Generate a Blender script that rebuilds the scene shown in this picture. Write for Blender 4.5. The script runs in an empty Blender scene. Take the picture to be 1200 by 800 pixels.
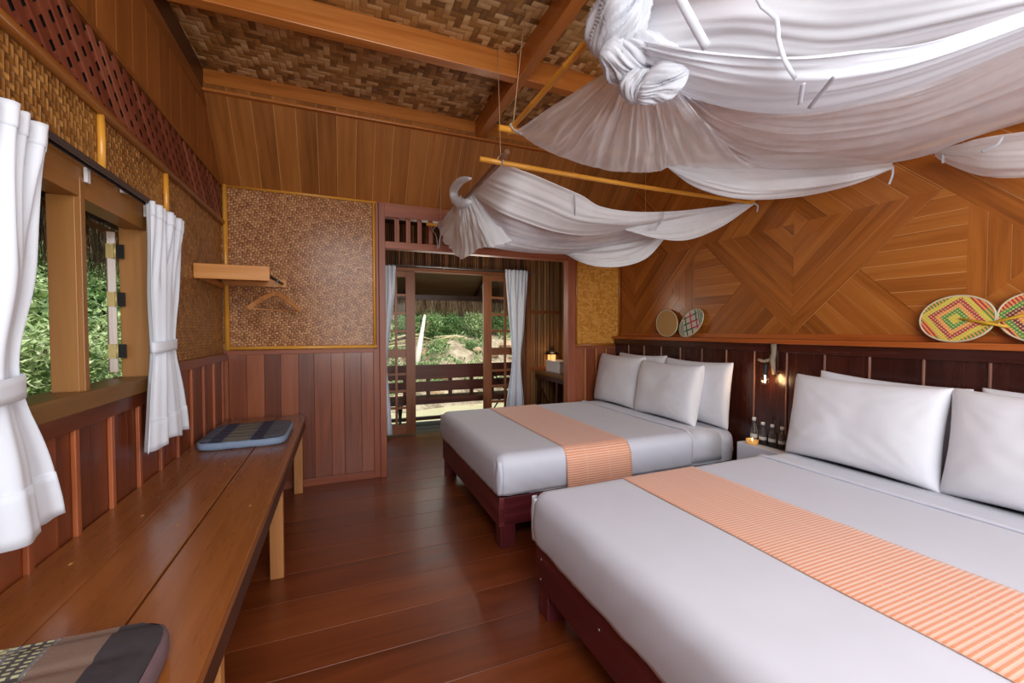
import bpy, bmesh, math, random
from mathutils import Vector, Matrix, noise
random.seed(7)
SC = bpy.context.scene
COL = SC.collection
PI = math.pi
def V3(*a): return Vector(a)
def srgb(r, g, b):
    f = lambda c: (c/255/12.92) if c/255 <= .04045 else ((c/255+.055)/1.055)**2.4
    return (f(r), f(g), f(b), 1)

# ------------------------------------------------------------------ node helper
class S:
    def __init__(s, g, k): s.g, s.k = g, k
    def __add__(a, b): return a.g.m('ADD', a, b)
    def __radd__(a, b): return a.g.m('ADD', b, a)
    def __sub__(a, b): return a.g.m('SUBTRACT', a, b)
    def __rsub__(a, b): return a.g.m('SUBTRACT', b, a)
    def __mul__(a, b): return a.g.m('MULTIPLY', a, b)
    def __rmul__(a, b): return a.g.m('MULTIPLY', b, a)
    def __truediv__(a, b): return a.g.m('DIVIDE', a, b)
class G:
    def __init__(s, name):
        s.mat = bpy.data.materials.new(name); s.mat.use_nodes = True
        s.t = s.mat.node_tree; s.t.nodes.clear()
        s.out = s.t.nodes.new('ShaderNodeOutputMaterial')
    def node(s, typ, **kw):
        n = s.t.nodes.new(typ)
        for k, v in kw.items(): setattr(n, k, v)
        return n
    def put(s, sock, v):
        if isinstance(v, S): s.t.links.new(v.k, sock)
        elif v is not None: sock.default_value = v
    def m(s, op, a, b=None, c=None):
        n = s.node('ShaderNodeMath', operation=op)
        s.put(n.inputs[0], a)
        if b is not None: s.put(n.inputs[1], b)
        if c is not None: s.put(n.inputs[2], c)
        return S(s, n.outputs[0])
    def uv(s, name='UVMap'):
        n = s.node('ShaderNodeUVMap', uv_map=name)
        x = s.node('ShaderNodeSeparateXYZ'); s.t.links.new(n.outputs[0], x.inputs[0])
        return S(s, x.outputs[0]), S(s, x.outputs[1])
    def obj(s):
        n = s.node('ShaderNodeTexCoord')
        x = s.node('ShaderNodeSeparateXYZ'); s.t.links.new(n.outputs['Object'], x.inputs[0])
        return S(s, x.outputs[0]), S(s, x.outputs[1]), S(s, x.outputs[2])
    def xyz(s, x, y, z=0.0):
        n = s.node('ShaderNodeCombineXYZ')
        for i, v in enumerate((x, y, z)): s.put(n.inputs[i], v)
        return S(s, n.outputs[0])
    def noise(s, vec, scale=1, detail=3, rough=.55, dist=0):
        n = s.node('ShaderNodeTexNoise'); s.put(n.inputs['Vector'], vec)
        n.inputs['Scale'].default_value = scale; n.inputs['Detail'].default_value = detail
        n.inputs['Roughness'].default_value = rough; n.inputs['Distortion'].default_value = dist
        return S(s, n.outputs[0])
    def white(s, x, y):
        n = s.node('ShaderNodeTexWhiteNoise', noise_dimensions='2D'); s.put(n.inputs['Vector'], s.xyz(x, y))
        return S(s, n.outputs[0])
    def mixc(s, f, a, b):
        n = s.node('ShaderNodeMix', data_type='RGBA'); s.put(n.inputs[0], f)
        s.put(n.inputs[6], a); s.put(n.inputs[7], b); return S(s, n.outputs[2])
    def mixf(s, f, a, b):
        n = s.node('ShaderNodeMix'); s.put(n.inputs[0], f); s.put(n.inputs[2], a); s.put(n.inputs[3], b)
        return S(s, n.outputs[0])
    def ramp(s, f, stops, interp='LINEAR'):
        n = s.node('ShaderNodeValToRGB'); s.put(n.inputs[0], f); r = n.color_ramp; r.interpolation = interp
        r.elements[0].position, r.elements[0].color = stops[0]
        r.elements[1].position, r.elements[1].color = stops[-1]
        for p, c in stops[1:-1]: e = r.elements.new(p); e.color = c
        return S(s, n.outputs[0])
    def bump(s, h, strength=.3, dist=.01):
        n = s.node('ShaderNodeBump'); s.put(n.inputs['Height'], h)
        n.inputs['Strength'].default_value = strength; n.inputs['Distance'].default_value = dist
        return S(s, n.outputs[0])
    def bsdf(s, color, rough=.5, normal=None, **kw):
        n = s.node('ShaderNodeBsdfPrincipled'); s.put(n.inputs['Base Color'], color); s.put(n.inputs['Roughness'], rough)
        if normal is not None: s.put(n.inputs['Normal'], normal)
        for k, v in kw.items(): s.put(n.inputs[k.replace('_', ' ')], v)
        s.t.links.new(n.outputs[0], s.out.inputs[0]); s.last = n
        return s.mat

def wood(name, dark, mid, light, rough=.35, tone=.35, coat=0, fine=1.0, bump=.08, spec=.5):
    g = G(name); u, v = g.uv(); rx, ry = g.uv('rnd')
    n1 = g.noise(g.xyz(u*1.1, v*16, rx*40), 1, 4, .6, .8)
    n2 = g.noise(g.xyz(u*5, v*210*fine, ry*40), 1, 2, .6)
    n3 = g.noise(g.xyz(u*.9, v*2.2, ry*33), 1, 2)
    f = g.m('ADD', g.m('MULTIPLY', n1, .74), g.m('MULTIPLY', n2, .26))
    f = f + (rx - .5)*tone + (n3 - .5)*.22
    c = g.ramp(f, [(.16, dark), (.5, mid), (.86, light)])
    nb = g.bump(n2*.5 + n1*.5, bump, .004)
    return g.bsdf(c, g.m('ADD', g.m('MULTIPLY', n1, .16), rough-.08), nb, Coat_Weight=coat, Coat_Roughness=.12, Specular_IOR_Level=spec)

def weave(name, w, dark, mid, light, rough=.35, bump=.6, depth=.004, coat=0, var=1.0, ang=0, per=4, longf=1, spec=.5, big=0):
    g = G(name); u0, v0 = g.uv()
    if ang:
        ca, sa = math.cos(ang), math.sin(ang); u = u0*ca + v0*sa; v = v0*ca - u0*sa
    else: u, v = u0, v0
    U = u/(w*longf); Vv = v/w
    i = g.m('FLOOR', U); j = g.m('FLOOR', Vv); half = per/2
    s = g.m('MODULO', i + j + 4000, per); isH = g.m('LESS_THAN', s, half)
    k = g.m('FLOOR', (i + j)/per)
    fu = g.m('FRACT', U); fv = g.m('FRACT', Vv)
    tH = g.m('DIVIDE', g.m('MODULO', U + j + 4000, per), half)
    tV = g.m('DIVIDE', g.m('MODULO', Vv + i + 4000, per) - half, half)
    cH = g.white(k, j*1.37); cV = g.white(k + 77.3, i*1.91)
    def prof(t, c):
        a = g.m('SINE', g.m('MULTIPLY', g.m('MINIMUM', g.m('MAXIMUM', t, 0), 1), PI))
        b = g.m('POWER', g.m('MAXIMUM', g.m('SINE', g.m('MULTIPLY', c, PI)), 0.001), .45)
        return a*.6 + b*.5
    hh = prof(tH, fv); hv = prof(tV, fu)
    h = g.mixf(isH, hv, hh)
    nf = g.mixf(isH, g.noise(g.xyz(u*260, v*9, cV*30), 1, 2), g.noise(g.xyz(u*9, v*260, cH*30), 1, 2))
    tone = g.mixf(isH, cV, cH)
    f = tone*(.42*var) + nf*.4 + (.42 - .3*var)*1.0 - .0
    if big: f = f + (g.noise(g.xyz(u0*1.7, v0*1.7), 1, 3) - .5)*big
    c = g.ramp(f, [(.2, dark), (.48, mid), (.82, light)])
    gap = g.m('LESS_THAN', g.mixf(isH, fu, fv), .07)
    c = g.mixc(g.m('MULTIPLY', gap, .55), c, dark)
    return g.bsdf(c, g.m('ADD', g.m('MULTIPLY', nf, .2), rough-.1), g.bump(h + nf*.12, bump, depth), Coat_Weight=coat, Coat_Roughness=.2, Specular_IOR_Level=spec)

def plain(name, col, rough=.5, metal=0, noise_amt=.06, nscale=30, bump=0, **kw):
    g = G(name); x, y, z = g.obj()
    n = g.noise(g.xyz(x, y, z), nscale, 3)
    d = tuple(max(0, c*(1-noise_amt*2)) for c in col[:3])+(1,); l = tuple(min(1, c*(1+noise_amt*2)) for c in col[:3])+(1,)
    return g.bsdf(g.mixc(n, d, l), rough, g.bump(n, bump, .003) if bump else None, Metallic=metal, **kw)

def cloth(name, col, thread=700, rough=.85, sheen=.3, bump=.12, wr=.0):
    g = G(name); x, y, z = g.obj()
    a = g.m('SINE', x*thread*PI); b = g.m('SINE', y*thread*PI); c = g.m('SINE', z*thread*PI)
    n = g.noise(g.xyz(x, y, z), 9, 4)
    d = tuple(q*.93 for q in col[:3])+(1,)
    h = g.noise(g.xyz(x, y, z), 14, 4, .5, .4)*max(wr, .1)
    return g.bsdf(g.mixc(n, d, col), rough, g.bump(h, bump, .006), Sheen_Weight=sheen, Specular_IOR_Level=.25)

def netmat(name, col, transp=.2, trans=.45):
    g = G(name); x, y, z = g.obj()
    n = g.noise(g.xyz(x*7, y*7, z*7), 1, 4, .6, .6)
    d = g.node('ShaderNodeBsdfDiffuse'); d.inputs[0].default_value = col
    t = g.node('ShaderNodeBsdfTranslucent'); t.inputs[0].default_value = col
    p = g.node('ShaderNodeBsdfTransparent')
    m1 = g.node('ShaderNodeMixShader'); m1.inputs[0].default_value = trans
    g.t.links.new(d.outputs[0], m1.inputs[1]); g.t.links.new(t.outputs[0], m1.inputs[2])
    m2 = g.node('ShaderNodeMixShader'); g.put(m2.inputs[0], g.m('MULTIPLY', n, 2*transp))
    g.t.links.new(m1.outputs[0], m2.inputs[1]); g.t.links.new(p.outputs[0], m2.inputs[2])
    g.t.links.new(m2.outputs[0], g.out.inputs[0]); return g.mat

def emit(name, col, s):
    g = G(name); e = g.node('ShaderNodeEmission'); e.inputs[0].default_value = col; e.inputs[1].default_value = s
    g.t.links.new(e.outputs[0], g.out.inputs[0]); return g.mat

def glass(name, rough=.02, tint=(1, 1, 1, 1), a=.85):
    g = G(name); t = g.node('ShaderNodeBsdfTransparent'); t.inputs[0].default_value = tint
    r = g.node('ShaderNodeBsdfGlossy'); r.inputs['Roughness'].default_value = rough
    f = g.node('ShaderNodeLayerWeight'); f.inputs[0].default_value = .25
    m = g.node('ShaderNodeMixShader'); g.t.links.new(f.outputs[1], m.inputs[0])
    g.t.links.new(t.outputs[0], m.inputs[1]); g.t.links.new(r.outputs[0], m.inputs[2])
    g.t.links.new(m.outputs[0], g.out.inputs[0]); return g.mat

# ------------------------------------------------------------------ mesh builder
class MB:
    def __init__(s): s.v, s.f, s.uv, s.rn, s.sm = [], [], [], [], []
    def face(s, pts, uvs, rn, smooth=False):
        b = len(s.v); s.v += [tuple(p) for p in pts]; s.f.append(list(range(b, b+len(pts)))); s.uv.append(uvs); s.rn.append(rn); s.sm.append(smooth)
    def hexa(s, p, L=None):
        """8 corners: 0-3 bottom ring, 4-7 top ring. Longest edge carries the grain."""
        p = [Vector(q) for q in p]
        ax = [(p[1]-p[0]), (p[3]-p[0]), (p[4]-p[0])]
        k = max(range(3), key=lambda i: ax[i].length) if L is None else L
        g = ax[k].normalized(); rn = (random.random(), random.random()); o = (random.random()*9, random.random()*9)
        b = len(s.v); s.v += [tuple(q) for q in p]
        for idx in ((0, 3, 2, 1), (4, 5, 6, 7), (0, 1, 5, 4), (1, 2, 6, 5), (2, 3, 7, 6), (3, 0, 4, 7)):
            q = [p[i] for i in idx]; n = (q[1]-q[0]).cross(q[3]-q[0])
            if n.length > 0: n.normalize()
            side = n.cross(g)
            if side.length < .3:   # end grain
                e = (q[1]-q[0]).normalized(); u2, v2 = e*.08, n.cross(e)
            else: u2, v2 = g, side.normalized()
            s.f.append([b+i for i in idx]); s.uv.append([(r.dot(u2)+o[0], r.dot(v2)+o[1]) for r in q]); s.rn.append(rn); s.sm.append(False)
    def box(s, x0, x1, y0, y1, z0, z1, L=None):
        s.hexa([(x0, y0, z0), (x1, y0, z0), (x1, y1, z0), (x0, y1, z0), (x0, y0, z1), (x1, y0, z1), (x1, y1, z1), (x0, y1, z1)], L)
    def bar(s, a, b, w, h, up=(0, 0, 1)):
        a, b = Vector(a), Vector(b); d = (b-a).normalized(); side = d.cross(Vector(up))
        if side.length < 1e-4: side = d.cross(Vector((1, 0, 0)))
        side.normalize(); u = side.cross(d); side *= w/2; u *= h/2
        s.hexa([a-side-u, b-side-u, b+side-u, a+side-u, a-side+u, b-side+u, b+side+u, a+side+u], 0)
    def slab(s, poly, nrm, th, grain):
        """polygon (list of 3D points) extruded by th along nrm, grain direction given."""
        nrm = Vector(nrm).normalized(); g = Vector(grain).normalized(); sd = nrm.cross(g)
        rn = (random.random(), random.random()); o = (random.random()*9, random.random()*9)
        P = [Vector(q) for q in poly]; T = [q+nrm*th for q in P]; n = len(P)
        uvf = lambda q: (q.dot(g)+o[0], q.dot(sd)+o[1])
        s.face(T, [uvf(q) for q in T], rn)
        for i in range(n):
            j = (i+1) % n; s.face([P[i], P[j], T[j], T[i]], [uvf(q) for q in (P[i], P[j], T[j], T[i])], rn)
    def tube(s, pts, r, seg=10, cap=True, nodes=0):
        pts = [Vector(p) for p in pts]; n = len(pts); rs = r if isinstance(r, (list, tuple)) else [r]*n
        rn = (random.random(), random.random()); o = random.random()*9; b = len(s.v); L = 0; Ls = []
        up = None
        for i, p in enumerate(pts):
            t = (pts[min(i+1, n-1)] - pts[max(i-1, 0)]).normalized()
            if up is None:
                up = t.orthogonal().normalized()
            else:
                up = (up - t*up.dot(t)); up = up.normalized() if up.length > 1e-5 else t.orthogonal().normalized()
            w = t.cross(up)
            if i: L += (p - pts[i-1]).length
            Ls.append(L)
            for k in range(seg):
                a = 2*PI*k/seg; s.v.append(tuple(p + (up*math.cos(a) + w*math.sin(a))*rs[i]))
        for i in range(n-1):
            for k in range(seg):
                k2 = (k+1) % seg; rr = rs[i]*2*PI/seg
                s.f.append([b+i*seg+k, b+i*seg+k2, b+(i+1)*seg+k2, b+(i+1)*seg+k])
                s.uv.append([(Ls[i]+o, k*rr), (Ls[i]+o, (k+1)*rr), (Ls[i+1]+o, (k+1)*rr), (Ls[i+1]+o, k*rr)]); s.rn.append(rn); s.sm.append(True)
        if cap:
            s.f.append([b+k for k in range(seg)][::-1]); s.uv.append([(0, k*.003) for k in range(seg)]); s.rn.append(rn); s.sm.append(False)
            s.f.append([b+(n-1)*seg+k for k in range(seg)]); s.uv.append([(0, k*.003) for k in range(seg)]); s.rn.append(rn); s.sm.append(False)
    def lathe(s, c, prof, seg=24, axis='z'):
        c = Vector(c); b = len(s.v); rn = (random.random(), random.random()); n = len(prof)
        for (r, z) in prof:
            for k in range(seg):
                a = 2*PI*k/seg; s.v.append(tuple(c + Vector((r*math.cos(a), r*math.sin(a), z))))
        for i in range(n-1):
            for k in range(seg):
                k2 = (k+1) % seg
                s.f.append([b+i*seg+k, b+i*seg+k2, b+(i+1)*seg+k2, b+(i+1)*seg+k]); s.uv.append([(prof[i][1], k*.01), (prof[i][1], k*.01+.01), (prof[i+1][1], k*.01+.01), (prof[i+1][1], k*.01)]); s.rn.append(rn); s.sm.append(True)
        for i, rev in ((0, True), (n-1, False)):
            if prof[i][0] > 1e-4:
                q = [b+i*seg+k for k in range(seg)]; s.f.append(q[::-1] if rev else q); s.uv.append([(0, 0)]*seg); s.rn.append(rn); s.sm.append(False)
    def grid(s, P, uvscale=None, flip=False):
        """P[i][j] 3D points; uv in metres approx by arc length."""
        n, m = len(P), len(P[0]); b = len(s.v); rn = (random.random(), random.random())
        for r in P: s.v += [tuple(q) for q in r]
        U = [0]; [U.append(U[-1] + (Vector(P[i+1][m//2])-Vector(P[i][m//2])).length) for i in range(n-1)]
        W = [0]; [W.append(W[-1] + (Vector(P[n//2][j+1])-Vector(P[n//2][j])).length) for j in range(m-1)]
        for i in range(n-1):
            for j in range(m-1):
                q = [b+i*m+j, b+(i+1)*m+j, b+(i+1)*m+j+1, b+i*m+j+1]; w = [(W[j], U[i]), (W[j], U[i+1]), (W[j+1], U[i+1]), (W[j+1], U[i])]
                if flip: q, w = q[::-1], w[::-1]
                s.f.append(q); s.uv.append(w); s.rn.append(rn); s.sm.append(True)
    def build(s, name, mat, parent=None, bevel=0, seg=2, solid=0, weld=False, subsurf=0):
        me = bpy.data.meshes.new(name); me.from_pydata(s.v, [], s.f)
        a = me.uv_layers.new(name='UVMap'); b = me.uv_layers.new(name='rnd')
        ua, ub = [], []
        for f, uv, rn in zip(s.f, s.uv, s.rn):
            for q in uv: ua += [q[0], q[1]]; ub += [rn[0], rn[1]]
        a.data.foreach_set('uv', ua); b.data.foreach_set('uv', ub)
        me.polygons.foreach_set('use_smooth', s.sm); me.materials.append(mat); me.update()
        if weld:
            bm = bmesh.new(); bm.from_mesh(me); bmesh.ops.remove_doubles(bm, verts=bm.verts, dist=1e-4); bmesh.ops.recalc_face_normals(bm, faces=bm.faces); bm.to_mesh(me); bm.free()
        o = bpy.data.objects.new(name, me); COL.objects.link(o)
        if parent: o.parent = parent
        if bevel:
            m = o.modifiers.new('bevel', 'BEVEL'); m.width = bevel; m.segments = seg; m.limit_method = 'ANGLE'; m.angle_limit = .7; m.harden_normals = False
        if solid: m = o.modifiers.new('solid', 'SOLIDIFY'); m.thickness = solid; m.offset = 0
        if subsurf: m = o.modifiers.new('sub', 'SUBSURF'); m.levels = m.render_levels = subsurf
        return o

def thing(name, label, cat, group=None):
    o = bpy.data.objects.new(name, None); COL.objects.link(o); o.empty_display_size = .05
    return tag(o, label, cat, group)
def tag(o, label, cat, group=None, kind=None):
    o['label'] = label; o['category'] = cat
    if group: o['group'] = group
    if kind: o['kind'] = kind
    return o
def st(o): o['kind'] = 'structure'; return o
def rebase(root):
    """move the Empty to the base centre of its parts, leaving the parts where they are"""
    bpy.context.view_layer.update()
    lo = Vector((1e9,)*3); hi = Vector((-1e9,)*3)
    def rec(o):
        for c in o.children:
            if c.type == 'MESH':
                for q in c.bound_box:
                    w = Vector(q)
                    for i in range(3): lo[i] = min(lo[i], w[i]); hi[i] = max(hi[i], w[i])
            rec(c)
    rec(root); b = Vector(((lo.x+hi.x)/2, (lo.y+hi.y)/2, lo.z)); root.location = b
    for c in root.children: c.location = -b
def catmull(P, t):
    n = len(P)-1; x = min(max(t, 0), 1)*n; i = min(int(x), n-1); f = x-i
    p0, p1, p2, p3 = P[max(i-1, 0)], P[i], P[i+1], P[min(i+2, n)]
    p0, p1, p2, p3 = Vector(p0), Vector(p1), Vector(p2), Vector(p3)
    return .5*((2*p1) + (p2-p0)*f + (2*p0-5*p1+4*p2-p3)*f*f + (3*p1-p0-3*p2+p3)*f**3)
def fn(x, seed=0, y=0.0): return noise.noise(Vector((x, y, seed*7.31)))
def loft(rows, nu, nv, ridges=14, amp=.01, seed=0, fade=(0, 0), axis='u'):
    """surface through polyline rows; folds run along u and vary over v."""
    P = []
    cols = [[catmull(r, j/nu) for j in range(nu+1)] for r in rows]
    for i in range(nv+1):
        P.append([catmull([c[j] for c in cols], i/nv) for j in range(nu+1)])
    Q = []
    for i in range(nv+1):
        row = []
        for j in range(nu+1):
            du = P[i][min(j+1, nu)]-P[i][max(j-1, 0)]; dv = P[min(i+1, nv)][j]-P[max(i-1, 0)][j]
            n = du.cross(dv); n = n.normalized() if n.length > 1e-9 else Vector((0, 0, 1))
            u, v = j/nu, i/nv
            if axis == 'v': u, v = v, u
            w = v + .025*fn(u*3, seed+3, v*3)
            f = fn(w*ridges, seed, u*.9) + .55*fn(w*ridges*2.3, seed+1, u*1.4) + .3*fn(w*ridges*5, seed+2, u*2)
            f = -abs(f)*1.6 + .5
            e = 1.0
            if fade[0]: e *= min(1, u/fade[0]+.15)
            if fade[1]: e *= min(1, (1-u)/fade[1]+.15)
            row.append(P[i][j] + n*f*amp*e)
        Q.append(row)
    return Q
NET={
 'far_front_sheet':[[(0.921,2.380,2.406),(1.107,2.390,2.374),(1.316,2.410,2.334),(1.500,2.430,2.297),(1.669,2.450,2.247),(1.956,2.450,2.243),(2.328,2.430,2.283),(2.678,2.400,2.344),(3.038,2.380,2.405)],
  [(0.920,2.730,2.413),(1.018,2.480,2.275),(1.250,2.500,2.226),(1.463,2.500,2.169),(1.668,2.500,2.155),(1.943,2.480,2.164),(2.267,2.450,2.231),(2.613,2.420,2.304),(3.038,2.380,2.402)],
  [(0.930,3.084,2.428),(0.976,2.600,2.178),(1.200,2.620,2.127),(1.447,2.650,2.097),(1.714,2.680,2.108),(1.998,2.650,2.157),(2.277,2.550,2.212),(2.602,2.450,2.284),(3.044,2.385,2.401)]],
 'far_under_sheet':[[(0.960,3.183,2.500),(0.987,2.630,2.221),(1.214,2.650,2.170),(1.464,2.680,2.141),(1.733,2.710,2.154),(2.020,2.680,2.205),(2.303,2.580,2.261),(2.633,2.480,2.335),(3.082,2.415,2.454)],
  [(0.960,2.909,2.172),(1.128,2.750,2.067),(1.473,2.900,2.068),(1.807,2.950,2.090),(2.102,2.900,2.145),(2.368,2.700,2.201),(2.655,2.500,2.263),(3.064,2.400,2.400)],
  [(0.980,2.782,1.984),(1.224,2.900,1.992),(1.574,3.100,2.031),(1.960,3.200,2.074),(2.283,3.150,2.118),(2.537,3.000,2.184),(2.727,2.700,2.233),(3.089,2.420,2.402)],
  [(0.960,3.012,2.050),(1.477,3.500,2.160),(1.828,3.600,2.221),(2.266,3.700,2.291),(2.609,3.600,2.307),(2.717,3.400,2.327),(2.826,3.000,2.354),(3.011,2.450,2.401)]],
 'far_wing':[[(1.975,2.600,2.157),(2.232,2.500,2.209),(2.580,2.430,2.290),(3.038,2.380,2.399)],
  [(1.983,2.580,2.141),(2.233,2.500,2.139),(2.581,2.430,2.213),(3.048,2.380,2.400)],
  [(2.007,2.580,2.137),(2.193,2.500,2.085),(2.441,2.450,2.082),(2.736,2.410,2.196),(3.048,2.380,2.393)]],
 'far_swag':[[(1.818,3.250,2.087),(2.070,3.100,2.130),(2.352,3.000,2.207),(2.637,2.900,2.239)],
  [(1.798,3.200,2.070),(1.970,2.950,2.011),(2.252,2.850,2.041),(2.537,2.800,2.195)],
  [(1.806,3.200,2.063),(1.854,3.000,1.963),(1.978,2.900,1.921),(2.193,2.850,1.933),(2.411,2.850,2.017),(2.583,2.850,2.188)]],
 'far_gather':[[(0.890,3.228,2.466),(0.888,3.395,2.437),(0.886,3.561,2.417),(0.884,3.728,2.408),(0.882,3.895,2.408),(0.880,4.061,2.417)],
  [(0.890,3.204,2.445),(0.890,3.320,2.384),(0.890,3.437,2.328),(0.890,3.553,2.279),(0.890,3.670,2.237),(0.890,3.787,2.201)],
  [(0.890,3.155,2.418),(0.892,3.184,2.330),(0.894,3.213,2.242),(0.896,3.241,2.154),(0.898,3.270,2.066),(0.900,3.299,1.977)],
  [(0.900,3.143,2.422),(0.904,3.125,2.332),(0.908,3.108,2.242),(0.912,3.091,2.152),(0.916,3.074,2.062),(0.920,3.056,1.972)],
  [(0.910,3.107,2.419),(0.916,3.052,2.332),(0.922,2.997,2.245),(0.928,2.942,2.158),(0.934,2.887,2.071),(0.940,2.831,1.984)],
  [(0.920,3.073,2.417),(0.930,2.999,2.326),(0.940,2.924,2.235),(0.950,2.850,2.144),(0.960,2.776,2.053),(0.970,2.701,1.963)],
  [(0.930,3.040,2.415),(0.964,2.968,2.334),(0.998,2.897,2.253),(1.032,2.825,2.171),(1.066,2.754,2.090),(1.100,2.682,2.009)]],
 'far_knot':[[(0.870,2.883,2.475),(0.860,3.118,2.532),(0.860,3.324,2.531),(0.870,3.336,2.461),(0.880,3.169,2.375),(0.900,3.007,2.351)]],
 'near_fan':[[(0.830,1.141,2.254),(0.830,1.305,2.283),(0.829,1.469,2.312),(0.829,1.632,2.341),(0.828,1.796,2.370),(0.828,1.960,2.399)],
  [(0.838,1.134,2.233),(0.858,1.299,2.249),(0.877,1.464,2.268),(0.897,1.630,2.291),(0.917,1.795,2.316),(0.936,1.960,2.345)],
  [(0.846,1.127,2.220),(0.891,1.293,2.232),(0.935,1.460,2.246),(0.980,1.627,2.264),(1.025,1.793,2.285),(1.070,1.960,2.310)],
  [(0.854,1.111,2.208),(0.928,1.281,2.218),(1.003,1.451,2.231),(1.077,1.620,2.247),(1.151,1.790,2.266),(1.225,1.960,2.288)],
  [(0.862,1.096,2.196),(0.968,1.269,2.207),(1.073,1.442,2.220),(1.179,1.614,2.237),(1.284,1.787,2.257),(1.390,1.960,2.280)],
  [(0.870,1.073,2.180),(1.009,1.251,2.197),(1.147,1.428,2.217),(1.286,1.605,2.239),(1.425,1.783,2.266),(1.563,1.960,2.295)],
  [(0.878,1.044,2.158),(1.046,1.227,2.184),(1.213,1.410,2.214),(1.381,1.593,2.246),(1.548,1.777,2.282),(1.716,1.960,2.321)],
  [(0.886,1.023,2.146),(1.073,1.210,2.183),(1.261,1.398,2.223),(1.448,1.585,2.266),(1.636,1.773,2.312),(1.823,1.960,2.361)],
  [(0.894,0.995,2.128),(1.138,1.188,2.174),(1.381,1.381,2.222),(1.625,1.574,2.274),(1.869,1.767,2.329),(2.112,1.960,2.387)],
  [(0.902,0.962,2.107),(1.226,1.162,2.166),(1.550,1.361,2.229),(1.874,1.561,2.294),(2.197,1.760,2.363),(2.521,1.960,2.435)]],
 'near_under_sheet':[[(0.950,1.089,2.253),(1.226,1.069,2.220),(1.442,0.981,2.200),(1.590,0.856,2.200),(1.692,0.708,2.220),(1.742,0.466,2.250)],
  [(0.950,1.032,2.165),(1.337,1.165,2.200),(1.578,1.072,2.180),(1.730,0.931,2.180),(1.889,0.788,2.200),(1.968,0.524,2.250)],
  [(0.950,1.021,2.154),(1.442,1.297,2.230),(1.826,1.357,2.240),(2.122,1.242,2.250),(2.331,1.027,2.270),(2.433,0.645,2.300)],
  [(0.950,1.014,2.142),(1.743,1.541,2.300),(2.601,1.930,2.446),(2.900,1.771,2.444),(2.980,1.445,2.370),(3.000,1.264,2.352),(3.000,1.146,2.364),(3.000,0.792,2.379)]],
 'near_roll':[[(1.752,1.960,2.410),(2.100,1.950,2.481),(2.468,1.950,2.527),(2.920,1.921,2.586),(2.980,1.644,2.469),(3.010,1.456,2.383)],
  [(1.742,1.900,2.328),(1.962,1.820,2.264),(2.281,1.800,2.265),(2.750,1.806,2.343),(2.880,1.587,2.330),(2.990,1.445,2.352)],
  [(1.782,1.930,2.340),(2.049,1.900,2.246),(2.384,1.880,2.224),(2.900,1.904,2.314),(2.970,1.636,2.312),(3.000,1.450,2.340)]],
 'near_wall_roll':[[(3.000,1.264,2.362),(2.970,1.151,2.361),(2.950,1.021,2.342),(2.950,0.777,2.289)],
  [(3.000,1.264,2.357),(2.900,1.122,2.278),(2.860,0.988,2.213),(2.850,0.748,2.135)],
  [(3.000,1.260,2.346),(2.990,1.196,2.276),(2.970,1.069,2.163),(2.960,0.964,2.119),(2.960,0.775,2.078)]],
 'near_upper_sheet':[[(0.663,0.999,2.420),(0.906,0.796,2.420),(1.133,0.636,2.420),(1.599,0.386,2.420)],
  [(0.820,1.175,2.436),(0.983,0.861,2.300),(1.263,0.704,2.270),(1.694,0.404,2.280)],
  [(0.820,1.093,2.263),(1.058,0.925,2.220),(1.394,0.775,2.200),(1.759,0.418,2.220)],
  [(0.850,1.069,2.191),(1.083,1.116,2.200),(1.247,1.052,2.150),(1.424,0.968,2.130),(1.551,0.859,2.130),(1.667,0.716,2.150),(1.793,0.425,2.200)]],
 'near_band':[[(0.810,1.088,2.304),(0.850,0.908,2.170),(0.969,0.820,2.130),(1.079,0.736,2.100),(1.202,0.668,2.100),(1.382,0.579,2.120),(1.583,0.377,2.170)],
  [(0.820,1.059,2.228),(0.888,0.948,2.140),(1.029,0.869,2.090),(1.148,0.782,2.060),(1.268,0.703,2.060),(1.403,0.587,2.080),(1.574,0.374,2.130)],
  [(0.840,1.044,2.163),(1.010,1.059,2.150),(1.173,0.990,2.100),(1.337,0.909,2.080),(1.455,0.806,2.080),(1.567,0.673,2.100),(1.713,0.406,2.160)]],
 'knots':[[(0.800,1.080,2.352),(0.820,1.071,2.219),(0.868,0.977,2.120),(0.860,1.038,2.235),(0.840,1.044,2.137)]],
}
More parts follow.
